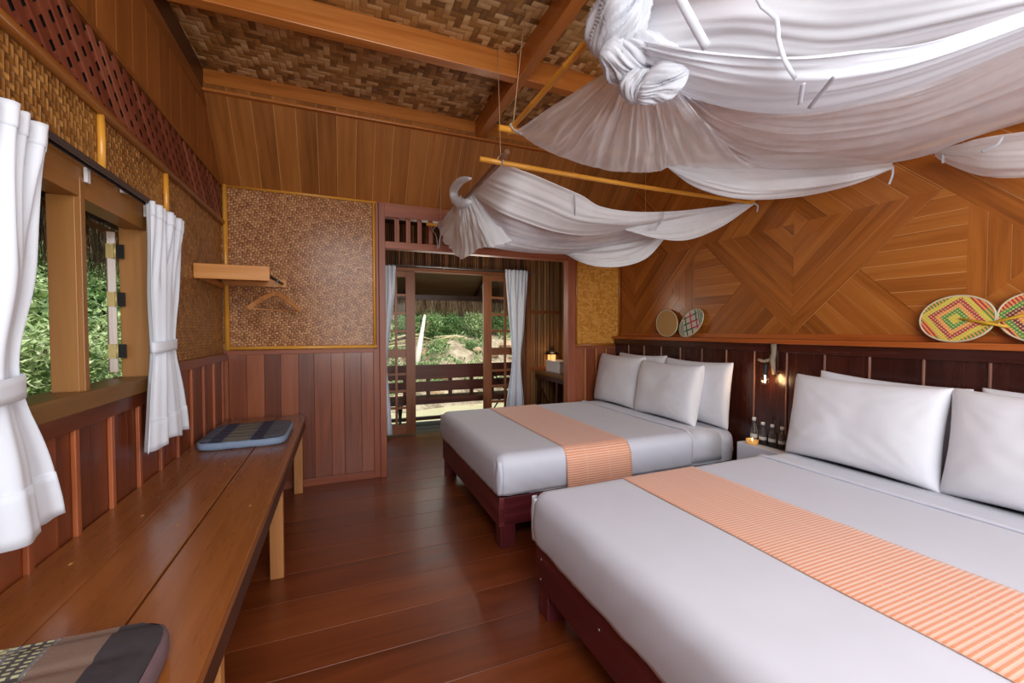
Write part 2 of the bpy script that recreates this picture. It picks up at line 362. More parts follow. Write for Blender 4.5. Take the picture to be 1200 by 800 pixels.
RIBBON={
 'near':[[(0.754,0.813,2.240),(0.790,0.800,2.170),(0.874,0.820,2.120)],
  [(0.940,0.738,2.220),(0.976,0.746,2.200),(1.009,0.732,2.170),(1.024,0.738,2.130),(1.036,0.727,2.070),(1.097,0.742,2.050)],
  [(1.086,0.715,2.020),(1.194,0.795,2.030)],
  [(1.129,0.667,2.020),(1.181,0.735,2.020),(1.242,0.800,2.030)],
  [(0.900,1.031,2.123),(0.900,1.038,2.101),(0.900,1.053,2.093)],
  [(2.960,1.431,2.347),(2.950,1.425,2.295),(2.950,1.441,2.242)],
  [(2.960,1.212,2.326),(2.950,1.207,2.278)],
  [(2.830,0.952,2.288),(2.830,0.971,2.257),(2.830,1.021,2.245)],
  [(0.800,1.971,2.429),(0.810,1.940,2.387),(0.820,1.878,2.346)]],
 'far':[[(0.899,2.350,2.447),(0.913,2.360,2.392)],
  [(3.025,2.370,2.401),(3.070,2.360,2.383),(3.061,2.360,2.335)],
  [(1.424,2.400,2.284),(1.460,2.450,2.207),(1.524,2.580,2.130)],
  [(2.179,2.450,2.204),(2.133,2.450,2.126)],
  [(2.165,2.400,2.252),(2.153,2.420,2.170),(2.079,2.450,2.121)],
  [(0.860,3.969,2.394),(0.860,4.166,2.389),(0.860,4.009,2.306),(0.860,3.938,2.164)],
  [(0.860,3.969,2.394),(0.860,3.790,2.307),(0.860,3.863,2.229),(0.860,3.901,2.165)]],
}
# ------------------------------------------------------------------ materials
M = {}
M['floor'] = wood('floor_wood', srgb(82, 34, 12), srgb(118, 56, 24), srgb(144, 74, 34), .36, .16, coat=.12, bump=.05)
M['floor_seam'] = plain('floor_seam', srgb(120, 70, 40), .5)
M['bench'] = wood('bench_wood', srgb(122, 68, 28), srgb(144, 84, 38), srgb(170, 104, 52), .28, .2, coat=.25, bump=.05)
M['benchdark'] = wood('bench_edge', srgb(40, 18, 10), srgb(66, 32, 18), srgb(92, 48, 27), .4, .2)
M['leg'] = wood('bench_leg_wood', srgb(140, 88, 45), srgb(178, 118, 66), srgb(205, 148, 92), .45, .2)
M['wains'] = wood('wainscot_wood', srgb(84, 38, 20), srgb(130, 66, 38), srgb(160, 92, 58), .33, .55, coat=.15)
M['wainsL'] = wood('wainscot_left_wood', srgb(80, 34, 14), srgb(120, 56, 28), srgb(150, 78, 42), .33, .5, coat=.15)
M['batten'] = wood('batten_wood', srgb(125, 60, 32), srgb(160, 84, 48), srgb(190, 112, 68), .35, .25, coat=.15)
M['seam'] = plain('pale_seam', srgb(206, 150, 92), .6)
M['seamdark'] = plain('dark_seam', srgb(52, 24, 14), .7)
M['soffit'] = wood('soffit_wood', srgb(104, 60, 18), srgb(152, 92, 38), srgb(180, 116, 54), .42, .22)
M['upper'] = wood('upper_board_wood', srgb(98, 54, 18), srgb(142, 82, 32), srgb(168, 102, 46), .42, .2)
M['beam'] = wood('beam_wood', srgb(130, 68, 20), srgb(178, 104, 40), srgb(206, 134, 66), .33, .2, coat=.15)
M['frame'] = wood('window_frame_wood', srgb(134, 86, 36), srgb(156, 104, 50), srgb(170, 118, 64), .45, .15, bump=.02)
M['sill'] = wood('sill_wood', srgb(96, 64, 30), srgb(126, 88, 44), srgb(146, 106, 60), .4, .15)
M['redpost'] = wood('red_post_wood', srgb(108, 50, 28), srgb(146, 78, 50), srgb(172, 104, 72), .45, .2)
M['chev'] = wood('chevron_wood', srgb(108, 56, 12), srgb(162, 92, 30), srgb(190, 120, 52), .38, .28, coat=.1, bump=.06)
M['head'] = wood('headboard_wood', srgb(34, 12, 9), srgb(58, 24, 18), srgb(80, 38, 28), .26, .3, coat=.3)
M['cap'] = wood('headboard_cap_wood', srgb(128, 58, 20), srgb(168, 86, 34), srgb(200, 118, 60), .3, .2, coat=.2)
M['bed'] = wood('bed_frame_wood', srgb(52, 16, 20), srgb(100, 38, 44), srgb(158, 88, 90), .34, .3, coat=.15)
M['bamboo'] = wood('bamboo_pole', srgb(180, 112, 30), srgb(224, 158, 58), srgb(240, 188, 100), .3, .2, coat=.2)
M['bamboodk'] = wood('bamboo_trim', srgb(118, 66, 18), srgb(164, 100, 38), srgb(192, 132, 60), .32, .2, coat=.2)
M['browncane'] = wood('brown_pole', srgb(84, 52, 36), srgb(122, 84, 62), srgb(150, 112, 88), .4, .2)
M['weave_back'] = weave('woven_back', .019, srgb(104, 62, 28), srgb(162, 104, 58), srgb(202, 150, 98), .27, 1.0, .008, coat=.35, var=.8, longf=1.0)
M['weave_left'] = weave('woven_left', .020, srgb(88, 52, 18), srgb(150, 98, 44), srgb(196, 142, 78), .36, 1.0, .008, coat=.1, var=.8)
M['weave_yel'] = weave('woven_yellow', .016, srgb(150, 92, 24), srgb(200, 134, 46), srgb(226, 168, 84), .4, .8, .004, var=.8, longf=1.6)
M['weave_ceil'] = weave('woven_ceiling', .042, srgb(96, 62, 24), srgb(172, 126, 68), srgb(226, 192, 140), .42, .7, .012, var=1.25, longf=1.0, big=.2)
M['lattice'] = wood('lattice_wood', srgb(84, 34, 20), srgb(122, 60, 40), srgb(150, 88, 66), .4, .5)
M['dark'] = plain('dark_void', srgb(16, 10, 8), .9)
M['shell'] = plain('outer_shell', srgb(60, 40, 28), .9)
M['split'] = wood('split_bamboo', srgb(84, 52, 22), srgb(142, 98, 52), srgb(192, 150, 96), .45, .6, bump=.15)
M['splitdk'] = wood('split_bamboo_dark', srgb(60, 34, 16), srgb(100, 64, 36), srgb(146, 102, 62), .5, .6, bump=.15)
M['doorwood'] = wood('door_wood', srgb(98, 52, 26), srgb(136, 80, 44), srgb(160, 104, 62), .4, .2)
M['deck'] = wood('deck_wood', srgb(60, 54, 40), srgb(92, 84, 62), srgb(120, 110, 84), .55, .4)
M['porch'] = wood('porch_wood', srgb(56, 22, 12), srgb(92, 42, 26), srgb(120, 62, 40), .4, .3)
M['ply'] = wood('porch_ceiling_board', srgb(88, 62, 34), srgb(122, 90, 54), srgb(146, 112, 72), .6, .3)
M['thatch'] = wood('thatch_straw', srgb(104, 84, 60), srgb(166, 138, 104), srgb(224, 202, 168), .8, .9)
M['glass'] = glass('pane_glass')
M['steel'] = plain('grey_metal', srgb(150, 150, 150), .35, .8)
M['railmetal'] = plain('dark_rail_metal', srgb(92, 84, 84), .4, .6)
M['brass'] = plain('brass', srgb(214, 190, 130), .45, .4)
M['iron'] = plain('dark_iron', srgb(40, 38, 38), .5, .6)
M['white_plastic'] = plain('white_plastic', srgb(230, 230, 232), .4)
M['sheet'] = cloth('white_bed_linen', srgb(208, 210, 221), 500, .8, .2, .15, .3)
M['pillow'] = cloth('white_pillow_linen', srgb(224, 225, 231), 500, .8, .2, .1, .25)
M['curtain'] = cloth('white_curtain_cloth', srgb(228, 233, 243), 400, .85, .2, .1)
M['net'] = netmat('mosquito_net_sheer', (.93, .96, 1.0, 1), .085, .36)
M['netw'] = netmat('mosquito_net_gathered', (.68, .70, .76, 1), .02, .35); M['netu'] = netmat('mosquito_net_upper_dimmed', (.68, .70, .76, 1), .06, .35)  # net cloth darkened in colour where strong light would wash it out
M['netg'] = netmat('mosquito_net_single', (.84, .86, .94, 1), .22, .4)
M['ribbon'] = plain('white_ribbon', srgb(240, 240, 244), .7)
M['cord'] = plain('beige_cord', srgb(190, 160, 120), .8)

XL, XR, YB, YR, ZC = -.902, 3.108, 4.164, -1.3, 3.29
ZB = 3.136

# ------------------------------------------------------------------ floor
m = MB(); y = YR; ys = [1.88-.27*k for k in range(12, 0, -1)] + [1.88, 2.124, 2.416, 2.69, 2.957, 3.2, 3.43, 3.7, 3.96, 4.23, 4.49, 4.76, 5.02, 5.28, 5.52, 5.70]
for a, b in zip(ys[:-1], ys[1:]):
    cuts = [XL-.1] + sorted(random.uniform(-.5, 2.8) for _ in range(1)) + [XR+.1]
    cuts = [XL-.1, XR+.1] if a > 1.5 and a < 4.1 else cuts
    for c, d in zip(cuts[:-1], cuts[1:]): m.box(c, d-.002, a+.0015, b-.0015, -.03, 0)
fl = st(m.build('floor', M['floor'], bevel=.0015, seg=1))
m = MB(); m.box(XL-.1, XR+.1, YR-.1, 5.70, -.12, -.0035); m.build('seam_filler', M['floor_seam'], fl)

# ------------------------------------------------------------------ left wall
wl = MB(); X = XL
WY0, WY1, WZ0, WZ1 = 1.30, 2.67, 1.17, 1.905
for (a, b, c, d) in ((YR-.1, WY0-.02, 0, 3.4), (WY1+.02, YB+.2, 0, 3.4), (WY0-.02, WY1+.02, 0, WZ0-.02), (WY0-.02, WY1+.02, WZ1+.02, 3.4)):
    wl.box(X-.10, X-.012, a, b, c, d)
wall_left = st(wl.build('wall_left', M['shell']))
# wainscot boards with raised battens
m = MB(); mb = MB(); bats = [YB-.112-.2575*k for k in range(0, 21)]
edges = [YB] + bats
for a, b in zip(edges[:-1], edges[1:]):
    zt = 1.07 if (b < 2.72 and a > 1.2) else 1.17
    mid = (a+b)/2 + random.uniform(-.04, .04)
    m.box(X-.012, X+.004, b, mid-.001, .05, zt); m.box(X-.012, X+.004, mid+.001, a, .05, zt)
for b in bats: mb.box(X+.004, X+.020, b-.014, b+.014, .05, 1.065 if 1.25 < b < 2.72 else 1.16)
m.build('wainscot_board', M['wainsL'], wall_left, bevel=.001, seg=1); mb.build('batten', M['batten'], wall_left, bevel=.003)
m = MB(); m.box(X-.01, X+.026, 2.70, YB, 1.155, 1.215); m.box(X-.01, X+.026, YR, 1.25, 1.155, 1.215)
m.box(X-.01, X+.024, 1.25, 2.70, 1.045, 1.105); m.build('wainscot_rail', M['wainsL'], wall_left, bevel=.003)
# woven bamboo panel
m = MB()
def quadx(m, y0, y1, z0, z1, x): m.face([(x, y1, z0), (x, y0, z0), (x, y0, z1), (x, y1, z1)], [(y1, z0), (y0, z0), (y0, z1), (y1, z1)], (.5, .5))
def woven_x(y0, y1, z0, z1, x):
    m.box(x-.012, x-.0005, y0, y1, z0, z1); quadx(m, y0, y1, z0, z1, x)
woven_x(2.70, YB, 1.215, 2.29, X+.001); woven_x(YR, WY0-.03, 1.215, 2.29, X+.001); woven_x(WY0-.03, 2.70, 2.03, 2.29, X+.001)
m.build('woven_bamboo_panel', M['weave_left'], wall_left)
m = MB()
for yy, z0 in ((2.235, 2.05), (2.925, 2.02), (1.55, 2.05), (.9, 1.22), (.2, 1.22), (-.5, 1.22)):
    m.tube([(X+.010, yy, z0), (X+.012, yy, (z0+2.29)/2), (X+.010, yy, 2.29)], .0135, 10)
m.build('bamboo_batten', M['bamboo'], wall_left)
m = MB(); m.tube([(X+.012, YR, 2.297), (X+.012, 1.5, 2.297), (X+.012, YB, 2.297)], .022, 12); m.build('bamboo_rail', M['bamboodk'], wall_left)
# lattice band
m = MB(); z0, z1 = 2.315, 2.585
sp = .098; wd = .031
yy = YR
k = 0
while yy < YB+.4:
    for dr, xx in ((1, X+.004), (-1, X+.011)):
        a = (yy, z0); b = (yy + dr*(z1-z0)*1.0, z1)
        ya, yb = a[0], b[0]; za, zb = z0, z1
        if ya > YB or yb > YB:
            t = (YB-ya)/(yb-ya) if yb != ya else 1
            if ya > YB: za = z0+(z1-z0)*t; ya = YB
            else: zb = z0+(z1-z0)*t; yb = YB
        if abs(ya-yb) > .01 and min(ya, yb) < YB-.005 and max(ya, yb) > YR: m.bar((xx, ya, za), (xx, yb, zb), .007, wd, up=(0, 1, 1) if dr < 0 else (0, -1, 1))
    yy += sp
m.build('lattice_slat', M['lattice'], wall_left)
m = MB(); m.box(X-.011, X-.004, YR, YB, z0-.02, z1+.02); m.build('lattice_backing', M['dark'], wall_left)
m = MB(); m.box(X-.01, X+.022, YR, YB, 2.585, 2.607); m.build('lattice_rail', M['upper'], wall_left, bevel=.003)
# upper boards
m = MB(); ms = MB(); e = [YB+.05] + [3.868-.163*k for k in range(0, 32)]
for a, b in zip(e[:-1], e[1:]): m.box(X-.012, X+.005, b+.002, a-.002, 2.60, 3.10)
m.build('upper_board', M['upper'], wall_left, bevel=.001, seg=1)
ms.box(X-.012, X+.0035, YR, YB, 2.60, 3.10); ms.build('pale_seam', M['seam'], wall_left)
m = MB(); m.box(X-.01, X+.012, YR, YB-.3, 3.05, ZB+.002); m.build('wall_top_board', M['upper'], wall_left, bevel=.003)

# ------------------------------------------------------------------ window on the left wall
win = st(bpy.data.objects.new('window_1', None)); COL.objects.link(win)
m = MB()
m.box(X-.107, X+.006, WY1, WY1+.028, 1.165, 2.03)          # far jamb
m.box(X-.085, X+.006, WY0-.028, WY0, 1.165, 2.03)
m.box(X-.09, X-.008, 2.078, 2.100, 1.17, 1.905); m.box(X-.012, X+.008, 2.082, 2.112, 1.17, 1.98)
m.box(X-.085, X+.004, WY0, WY1, 1.905, 2.03)               # head
m.build('window_frame', M['frame'], win, bevel=.003)
m = MB(); m.box(X-.12, X+.03, WY0-.05, WY1+.03, 1.105, 1.172); m.build('window_sill', M['sill'], win, bevel=.004)

# open shutter leaf hinged on the far jamb, swung outwards
sh = thing('window_shutter', 'pale wooden shutter leaf hinged open outside the left window', 'shutter')
hx, hy = X-.112, 2.655
ang = math.radians(207)
dx, dy = math.cos(ang), math.sin(ang)
dx, dy = -0.375, 0.927
def shp(t, w, z): # along leaf t, thickness w
    return (hx + dx*t - dy*w, hy + dy*t + dx*w, z)
def shbox(m, t0, t1, w0, w1, za, zb): m.hexa([shp(t0, w0, za), shp(t1, w0, za), shp(t1, w1, za), shp(t0, w1, za), shp(t0, w0, zb), shp(t1, w0, zb), shp(t1, w1, zb), shp(t0, w1, zb)])
M['shutter'] = wood('pale_shutter', srgb(104, 72, 56), srgb(150, 118, 98), srgb(196, 176, 160), .3, .5, coat=.3)  # wood tones running pale, with a glossy coat
m = MB(); shbox(m, 0, .07, 0, .034, 1.195, 1.885); shbox(m, .46, .53, 0, .034, 1.195, 1.885); shbox(m, .07, .46, 0, .034, 1.195, 1.275); shbox(m, .07, .46, 0, .034, 1.805, 1.885); shbox(m, .07, .46, 0, .034, 1.52, 1.57)
m.build('shutter_frame', M['shutter'], sh, bevel=.003)
m = MB(); shbox(m, .07, .46, .010, .022, 1.27, 1.81); m.build('shutter_panel', M['shutter'], sh)
for z in (1.30, 1.555, 1.79):
    m = MB(); m.box(hx-.034, hx-.002, hy-.014, hy-.010, z-.035, z+.035)
    m.tube([(hx+.001, hy-.014, z-.036), (hx+.001, hy-.014, z+.036)], .0045, 8)
    for zz in (-.022, 0, .022): m.tube([(hx-.018, hy-.017, z+zz), (hx-.018, hy-.014, z+zz)], .003, 8)
    h = m.build('hinge', M['brass'], sh)
    h['label'] = 'brass butt hinge'
    m = MB(); m.box(hx+.004, hx+.034, hy-.009, hy-.0035, z-.034, z+.034); m.tube([(hx+.02, hy-.013, z+.012), (hx+.02, hy-.009, z+.012)], .005, 8); m.tube([(hx+.02, hy-.013, z-.012), (hx+.02, hy-.009, z-.012)], .005, 8)
    h = m.build('hinge_plate', M['iron'], h); h['label'] = 'dark iron hinge plate'
m = MB(); m.tube([shp(.03, -.002, 1.53), shp(.03, -.03, 1.53), shp(.045, -.045, 1.535), shp(.06, -.03, 1.53)], .005, 8); m.build('latch_hook', M['iron'], sh)
rebase(sh)

# curtain rail
rl = thing('curtain_rail', 'dark metal curtain track above the left window', 'curtain rail')
m = MB(); m.box(X+.035, X+.062, 1.0, 2.98, 2.022, 2.034); m.box(X+.035, X+.039, 1.0, 2.98, 2.008, 2.022); m.box(X+.058, X+.062, 1.0, 2.98, 2.008, 2.022); m.build('track', M['railmetal'], rl, bevel=.001)
for yy in (2.115, 2.40, 2.64):
    m = MB(); m.box(X+.008, X+.036, yy-.012, yy+.012, 2.012, 2.030) if yy == 2.40 else m.box(X+.008, X+.020, yy-.012, yy+.012, 1.965, 2.022)
    m.build('bracket', M['white_plastic'], rl, bevel=.002)
rebase(rl)

# ------------------------------------------------------------------ back wall (around the opening)
DX0, DX1 = .40, 2.375      # clear opening
wb = MB()
for (a, b, c, d) in ((XL-.1, DX0-.03, 0, 3.4), (DX1+.03, XR+.1, 0, 3.4), (DX0-.03, DX1+.03, 2.5, 3.4)):
    wb.box(a, b, YB+.012, YB+.10, c, d)
wall_back = st(wb.build('wall_back', M['shell']))
m = MB()
sx = [-.87, -.741, -.608, -.484, -.343, -.219, -.078, .031, .18, .29]
for a, b in zip(sx[:-1], sx[1:]): m.box(a+.001, b-.001, YB-.004, YB+.012, .07, 1.20)
m.box(XL, -.872, YB-.008, YB+.012, 0, 1.2)
for a, b in zip((2.48, 2.62, 2.76, 2.90, 3.03), (2.62, 2.76, 2.90, 3.03, 3.108)): m.box(a+.001, b-.001, YB-.004, YB+.012, .07, 1.20)
m.build('wainscot_board', M['wains'], wall_back, bevel=.0015, seg=1)
m = MB(); m.box(XL, .29, YB+.0, YB+.008, .05, 1.2); m.box(2.47, XR, YB+.0, YB+.008, .05, 1.2); m.build('dark_seam', M['seamdark'], wall_back)
m = MB()
for x in (2.62, 2.765, 2.905, 3.035): m.box(x-.004, x+.004, YB-.008, YB+.0, .08, 1.19)
m.build('pale_bead', M['seam'], wall_back)
m = MB(); m.box(XL, .295, YB-.012, YB+.012, 0, .068); m.box(.29, .345, YB-.014, YB+.012, .0, 1.23); m.box(XL, .30, YB-.012, YB+.012, 1.195, 1.232)
m.box(2.475, XR, YB-.012, YB+.012, 1.19, 1.218); m.box(2.475, XR, YB-.012, YB+.012, 0, .068)
m.build('wainscot_rail', M['redpost'], wall_back, bevel=.003)
# woven panels
m = MB()
def woven_y(x0, x1, z0, z1, y): m.box(x0, x1, y+.0005, y+.012, z0, z1); m.face([(x0, y, z0), (x1, y, z0), (x1, y, z1), (x0, y, z1)], [(x0, z0), (x1, z0), (x1, z1), (x0, z1)], (.5, .5))
woven_y(XL, .30, 1.23, 2.62, YB-.001); m.build('woven_bamboo_panel', M['weave_back'], wall_back)
m = MB(); woven_y(2.47, XR, 1.215, 2.64, YB-.001); m.build('yellow_woven_panel', M['weave_yel'], wall_back)
m = MB()
zc = 1.252
m.tube([(-.872, YB-.012, 1.235), (-.872, YB-.012, 2.0), (-.874, YB-.012, 2.61)], .019, 12)
m.tube([(-.885, YB-.012, zc), (-.3, YB-.012, zc), (.32, YB-.012, zc)], .016, 12)
m.tube([(.303, YB-.012, 1.235), (.303, YB-.012, 2.0), (.303, YB-.012, 2.59)], .013, 12)
m.tube([(-.885, YB-.012, 2.600), (-.3, YB-.012, 2.603), (.32, YB-.012, 2.598)], .011, 12)
m.build('bamboo_trim', M['bamboo'], wall_back)
m = MB()
for x in (2.497, 3.085): m.tube([(x, YB-.010, 1.215), (x, YB-.010, 2.62)], .011, 10)
m.tube([(2.48, YB-.010, 1.232), (3.1, YB-.010, 1.232)], .014, 10); m.build('bamboo_bead', M['bamboodk'], wall_back)
# door posts, head rails and slatted transom
m = MB()
m.box(.318, .345, YB-.006, YB+.03, 0, 2.6)
m.box(.345, DX0+.004, YB-.03, YB+.07, 0, 2.60); m.box(DX1, 2.475, YB-.03, YB+.07, 0, 2.60)
m.box(DX0, DX1, YB-.03, YB+.07, 2.475, 2.60); m.box(DX0, DX1, YB-.03, YB+.07, 2.178, 2.245)
m.build('opening_frame', M['redpost'], wall_back, bevel=.004)
m = MB(); m.box(.30, XR, YB-.010, YB+.02, 2.6, 2.64); m.build('head_board', M['beam'], wall_back, bevel=.002)
m = MB(); x = DX0+.105
while x < DX1:
    m.box(x-.012, x+.010, YB+.0, YB+.016, 2.245, 2.475); m.box(x+.014, x+.036, YB+.035, YB+.055, 2.245, 2.475); x += .109
m.build('transom_slat', M['redpost'], wall_back, bevel=.002)

# sloping boards between the back wall and the ceiling
m = MB(); lo = Vector((0, YB, 2.615)); hi = Vector((0, 3.70, 3.14)); d = (hi-lo).normalized(); nn = Vector((0, -d.z, d.y)).normalized(); nn = -nn if nn.y > 0 else nn
hi2 = hi + d*.05; x = XL
for k in range(-2, 29):
    a = max(XL, -.752+.1495*(k-1)); b = min(XR, -.752+.1495*k)
    if b <= a: continue
    m.slab([(a+.0018, lo.y, lo.z), (b-.0018, lo.y, lo.z), (b-.0018, hi2.y, hi2.z), (a+.0018, hi2.y, hi2.z)], nn, .012, d)
sof = st(m.build('ceiling_slope', M['soffit'], bevel=.001, seg=1))
m = MB(); m.slab([(XL, lo.y, lo.z), (XR, lo.y, lo.z), (XR, hi2.y, hi2.z), (XL, hi2.y, hi2.z)], nn, .0095, d); m.build('pale_seam', M['seam'], sof)

# ------------------------------------------------------------------ ceiling and beams
m = MB(); m.face([(XL, YR, ZC), (XL, YB, ZC), (XR, YB, ZC), (XR, YR, ZC)], [(YR, XL), (YB, XL), (YB, XR), (YR, XR)], (.5, .5)); m.box(XL-.1, XR+.1, YR-.1, YB+.1, ZC+.001, ZC+.03)
ceil = st(m.build('ceiling', M['weave_ceil']))
n = 1
def trim(m, mat, bev=.004):
    global n
    o = st(m.build('trim_%d' % n, mat, bevel=bev)); n += 1; return o
m = MB(); m.box(XL, XR, 3.68, 3.755, ZB, ZC); m.box(XL, XR, 3.655, 3.70, ZB-.012, ZB+.008); trim(m, M['beam'])
for yy in (2.70, 1.72, .74, -.24):
    m = MB(); m.box(XL, 1.15, yy, yy+.075, ZB, ZC); trim(m, M['beam'])
    m = MB(); m.box(1.225, XR, yy, yy+.075, ZB, ZC); trim(m, M['beam'])
m = MB(); m.box(1.15, 1.225, YR, 3.68, ZB-.001, ZC); trim(m, M['beam'])
m = MB(); m.box(XL-.01, XL+.012, YR, 3.72, ZB-.0, ZC); trim(m, M['benchdark'])

# ------------------------------------------------------------------ right wall with geometric board pattern
m = MB(); m.box(XR+.012, XR+.1, YR-.1, YB+.1, 0, 3.4); wall_right = st(m.build('wall_right', M['shell']))
def clip(poly, a, b, c):     # keep a*x+b*y<=c
    out = []
    for i in range(len(poly)):
        p, q = poly[i], poly[(i+1) % len(poly)]; dp, dq = a*p[0]+b*p[1]-c, a*q[0]+b*q[1]-c
        if dp <= 0: out.append(p)
        if (dp < 0 < dq) or (dq < 0 < dp):
            t = dp/(dp-dq); out.append((p[0]+(q[0]-p[0])*t, p[1]+(q[1]-p[1])*t))
    return out
def convex(poly, region):    # region = list of half planes
    for h in region:
        poly = clip(poly, *h)
        if len(poly) < 3: return []
    return poly
def planks(m, poly, dirv, w, off, base, th, gap=.0022):
    d = Vector(dirv).normalized(); p = Vector((-d.y, d.x)); ts = [Vector(q).dot(p) for q in poly]
    k0 = math.floor((min(ts)-off)/w); k1 = math.ceil((max(ts)-off)/w)
    for k in range(k0, k1+1):
        lo_, hi_ = off+k*w+gap, off+(k+1)*w-gap
        q = clip(clip(poly, p.x, p.y, hi_), -p.x, -p.y, -lo_)
        if len(q) < 3: continue
        ar = abs(sum(q[i][0]*q[(i+1) % len(q)][1]-q[(i+1) % len(q)][0]*q[i][1] for i in range(len(q))))/2
        if ar < 1e-4: continue
        c = [(XR-base, y, z) for y, z in q]
        nr = (Vector(c[1])-Vector(c[0])).cross(Vector(c[2])-Vector(c[1]))
        if nr.x > 0: c = c[::-1]
        m.slab(c, (-1, 0, 0), th, (0, d.x, d.y))
m = MB(); ZT = 3.29; CY, CZ, HH = 2.09, 2.18, .815
full = lambda y0, y1: [(y0, 1.30), (y1, 1.30), (y1, ZT), (y0, ZT)]
s2 = 1/math.sqrt(2)
# background boards
for y0, y1, dd in ((YR, .40, (1, -1)), (.40, 2.09, (1, 1)), (2.09, 3.78, (1, -1)), (3.78, YB, (1, 1))):
    planks(m, full(y0+.0012, y1-.0012), dd, .105, .02, 0, .006)
mp = MB()
def pale(poly, top):
    poly = convex(poly, [(0, -1, -1.30), (1, 0, YB), (-1, 0, -YR)])
    if len(poly) < 3: return
    c = [(XR-top+.002, y, z) for y, z in poly]; nr = (Vector(c[1])-Vector(c[0])).cross(Vector(c[2])-Vector(c[1]))
    mp.slab(c[::-1] if nr.x > 0 else c, (-1, 0, 0), .002, (0, 1, 0))
def diamond(cy, cz, h, w, base):
    pale([(cy-h, cz), (cy, cz-h), (cy+h, cz), (cy, cz+h)], .0072)
    for sy in (1, -1):
        for sz in (1, -1):
            tri = [(cy, cz), (cy+sy*h, cz), (cy, cz+sz*h)]
            tri = clip(tri, -1, 0, -YR)
            tri = clip(tri, 0, -1, -1.30)
            tri = clip(tri, 1, 0, YB)
            tri = [(y+(.0012*sy if abs(y-cy) < 1e-6 else 0), z) for y, z in tri]
            if len(tri) < 3: continue
            d = (sy, -sz); p = Vector((-d[1], d[0])).normalized(); off = Vector((cy+sy*h, cz)).dot(p)
            planks(m, tri, d, w, off, base, .0062)
for cy in (CY, CY+1.80, CY-1.80): diamond(cy, CZ, HH, .102, .003)
def small(cy, cz, h, cut):
    h -= .002
    P = [(cy-h, cz), (cy, cz-h), (cy+h, cz), (cy, cz+h)]
    sgn = 1 if cy < CY else -1; pale(P, .0078)
    a = clip(P, -1*sgn, 0, -cut*sgn); b = clip(P, 1*sgn, 0, cut*sgn)
    planks(m, a, (1, 0), .085, .01, .006, .0048); planks(m, b, (0, 1), .085, .02, .006, .0048)
small(1.262, 1.788, .40, 1.16); small(2*CY-1.262, 1.788, .40, 2*CY-1.16); 
m.build('patterned_board', M['chev'], wall_right, bevel=.0008, seg=1)
m = mp; m.box(XR-.0035, XR+.012, YR, YB, 1.2, ZC); m.build('pale_seam', M['seam'], wall_right)
m = MB(); m.box(XR-.02, XR+.012, YR, YB, 0, 1.25); m.build('lower_board', M['head'], wall_right)

# ------------------------------------------------------------------ rear wall behind the viewer, with a wide unseen window added to light the room
m = MB()
for (a, b, c, d) in ((XL-.1, -.55, 0, 3.4), (2.75, XR+.1, 0, 3.4), (-.55, 2.75, 0, .75), (-.55, 2.75, 2.75, 3.4)): m.box(a, b, YR-.1, YR, c, d)
st(m.build('wall_rear', M['upper']))
win2 = st(bpy.data.objects.new('added_rear_window', None)); COL.objects.link(win2)
m = MB(); m.box(-.55, -.49, YR-.08, YR+.01, .75, 2.75); m.box(2.69, 2.75, YR-.08, YR+.01, .75, 2.75); m.box(-.49, 2.69, YR-.08, YR+.01, 2.69, 2.75); m.box(-.49, 2.69, YR-.08, YR+.01, .75, .81)
m.box(1.08, 1.12, YR-.06, YR, .81, 2.69); m.build('window_frame', M['frame'], win2, bevel=.003)
# outer roof keeps the sun off the room
m = MB(); m.hexa([(XL-.75, YR-.6, 3.30), (XR+.6, YR-.6, 3.42), (XR+.6, YB+.1, 3.42), (XL-.75, YB+.1, 3.30), (XL-.75, YR-.6, 3.36), (XR+.6, YR-.6, 3.5), (XR+.6, YB+.1, 3.5), (XL-.75, YB+.1, 3.36)])
st(m.build('roof', M['shell']))
# ------------------------------------------------------------------ entry room behind the opening
Y2 = 5.70
def strips_y(m, x0, x1, z0, z1, y, depth, wmin=.018, wmax=.034):
    x = x0
    while x < x1:
        w = random.uniform(wmin, wmax); e = min(x+w, x1); c = y + random.uniform(-.004, .004); dz = random.uniform(-.01, .01)
        m.tube([((x+e)/2, c, z0), ((x+e)/2+random.uniform(-.004, .004), c-.002, (z0+z1)/2), ((x+e)/2, c, z1)], (e-x)/2*.98, 6, cap=False); x = e
m = MB(); m.box(.25, .50, Y2+.02, Y2+.10, 0, 3.0); m.box(2.56, 3.25, Y2+.02, Y2+.10, 0, 3.0); m.box(.50, 2.56, Y2+.02, Y2+.10, 2.235, 3.0)
we = st(m.build('wall_entry', M['shell']))
m = MB(); strips_y(m, .30, 2.62, 2.25, 2.80, Y2+.01, .02); m.build('split_bamboo', M['splitdk'], we)
m = MB(); strips_y(m, 2.60, 3.16, .0, 2.80, Y2+.008, .02, .014, .024); m.build('split_bamboo', M['split'], we)
m = MB(); m.box(2.60, 3.16, Y2-.02, Y2+.012, 1.65, 1.70); m.box(2.56, 2.62, Y2-.03, Y2+.03, 0, 2.75); m.box(2.60, 3.16, Y2-.015, Y2+.01, .80, .86); m.build('rail_board', M['doorwood'], we, bevel=.003)
m = MB()
for k in range(-1, 8): m.box(.55+.27*k-.008+.0, .55+.27*k+.006, Y2-.016, Y2-.004, 2.25, 2.8)
m.build('thin_batten', M['doorwood'], we)
m = MB(); m.box(3.17, 3.25, YB+.1, Y2+.02, 0, 3.0); we2 = st(m.build('wall_entry_right', M['shell']))
def strips_x(m, y0, y1, z0, z1, x):
    y = y0
    while y < y1:
        w = random.uniform(.018, .032); e = min(y+w, y1); m.tube([(x, (y+e)/2, z0), (x, (y+e)/2, z1)], (e-y)/2*.98, 6, cap=False); y = e
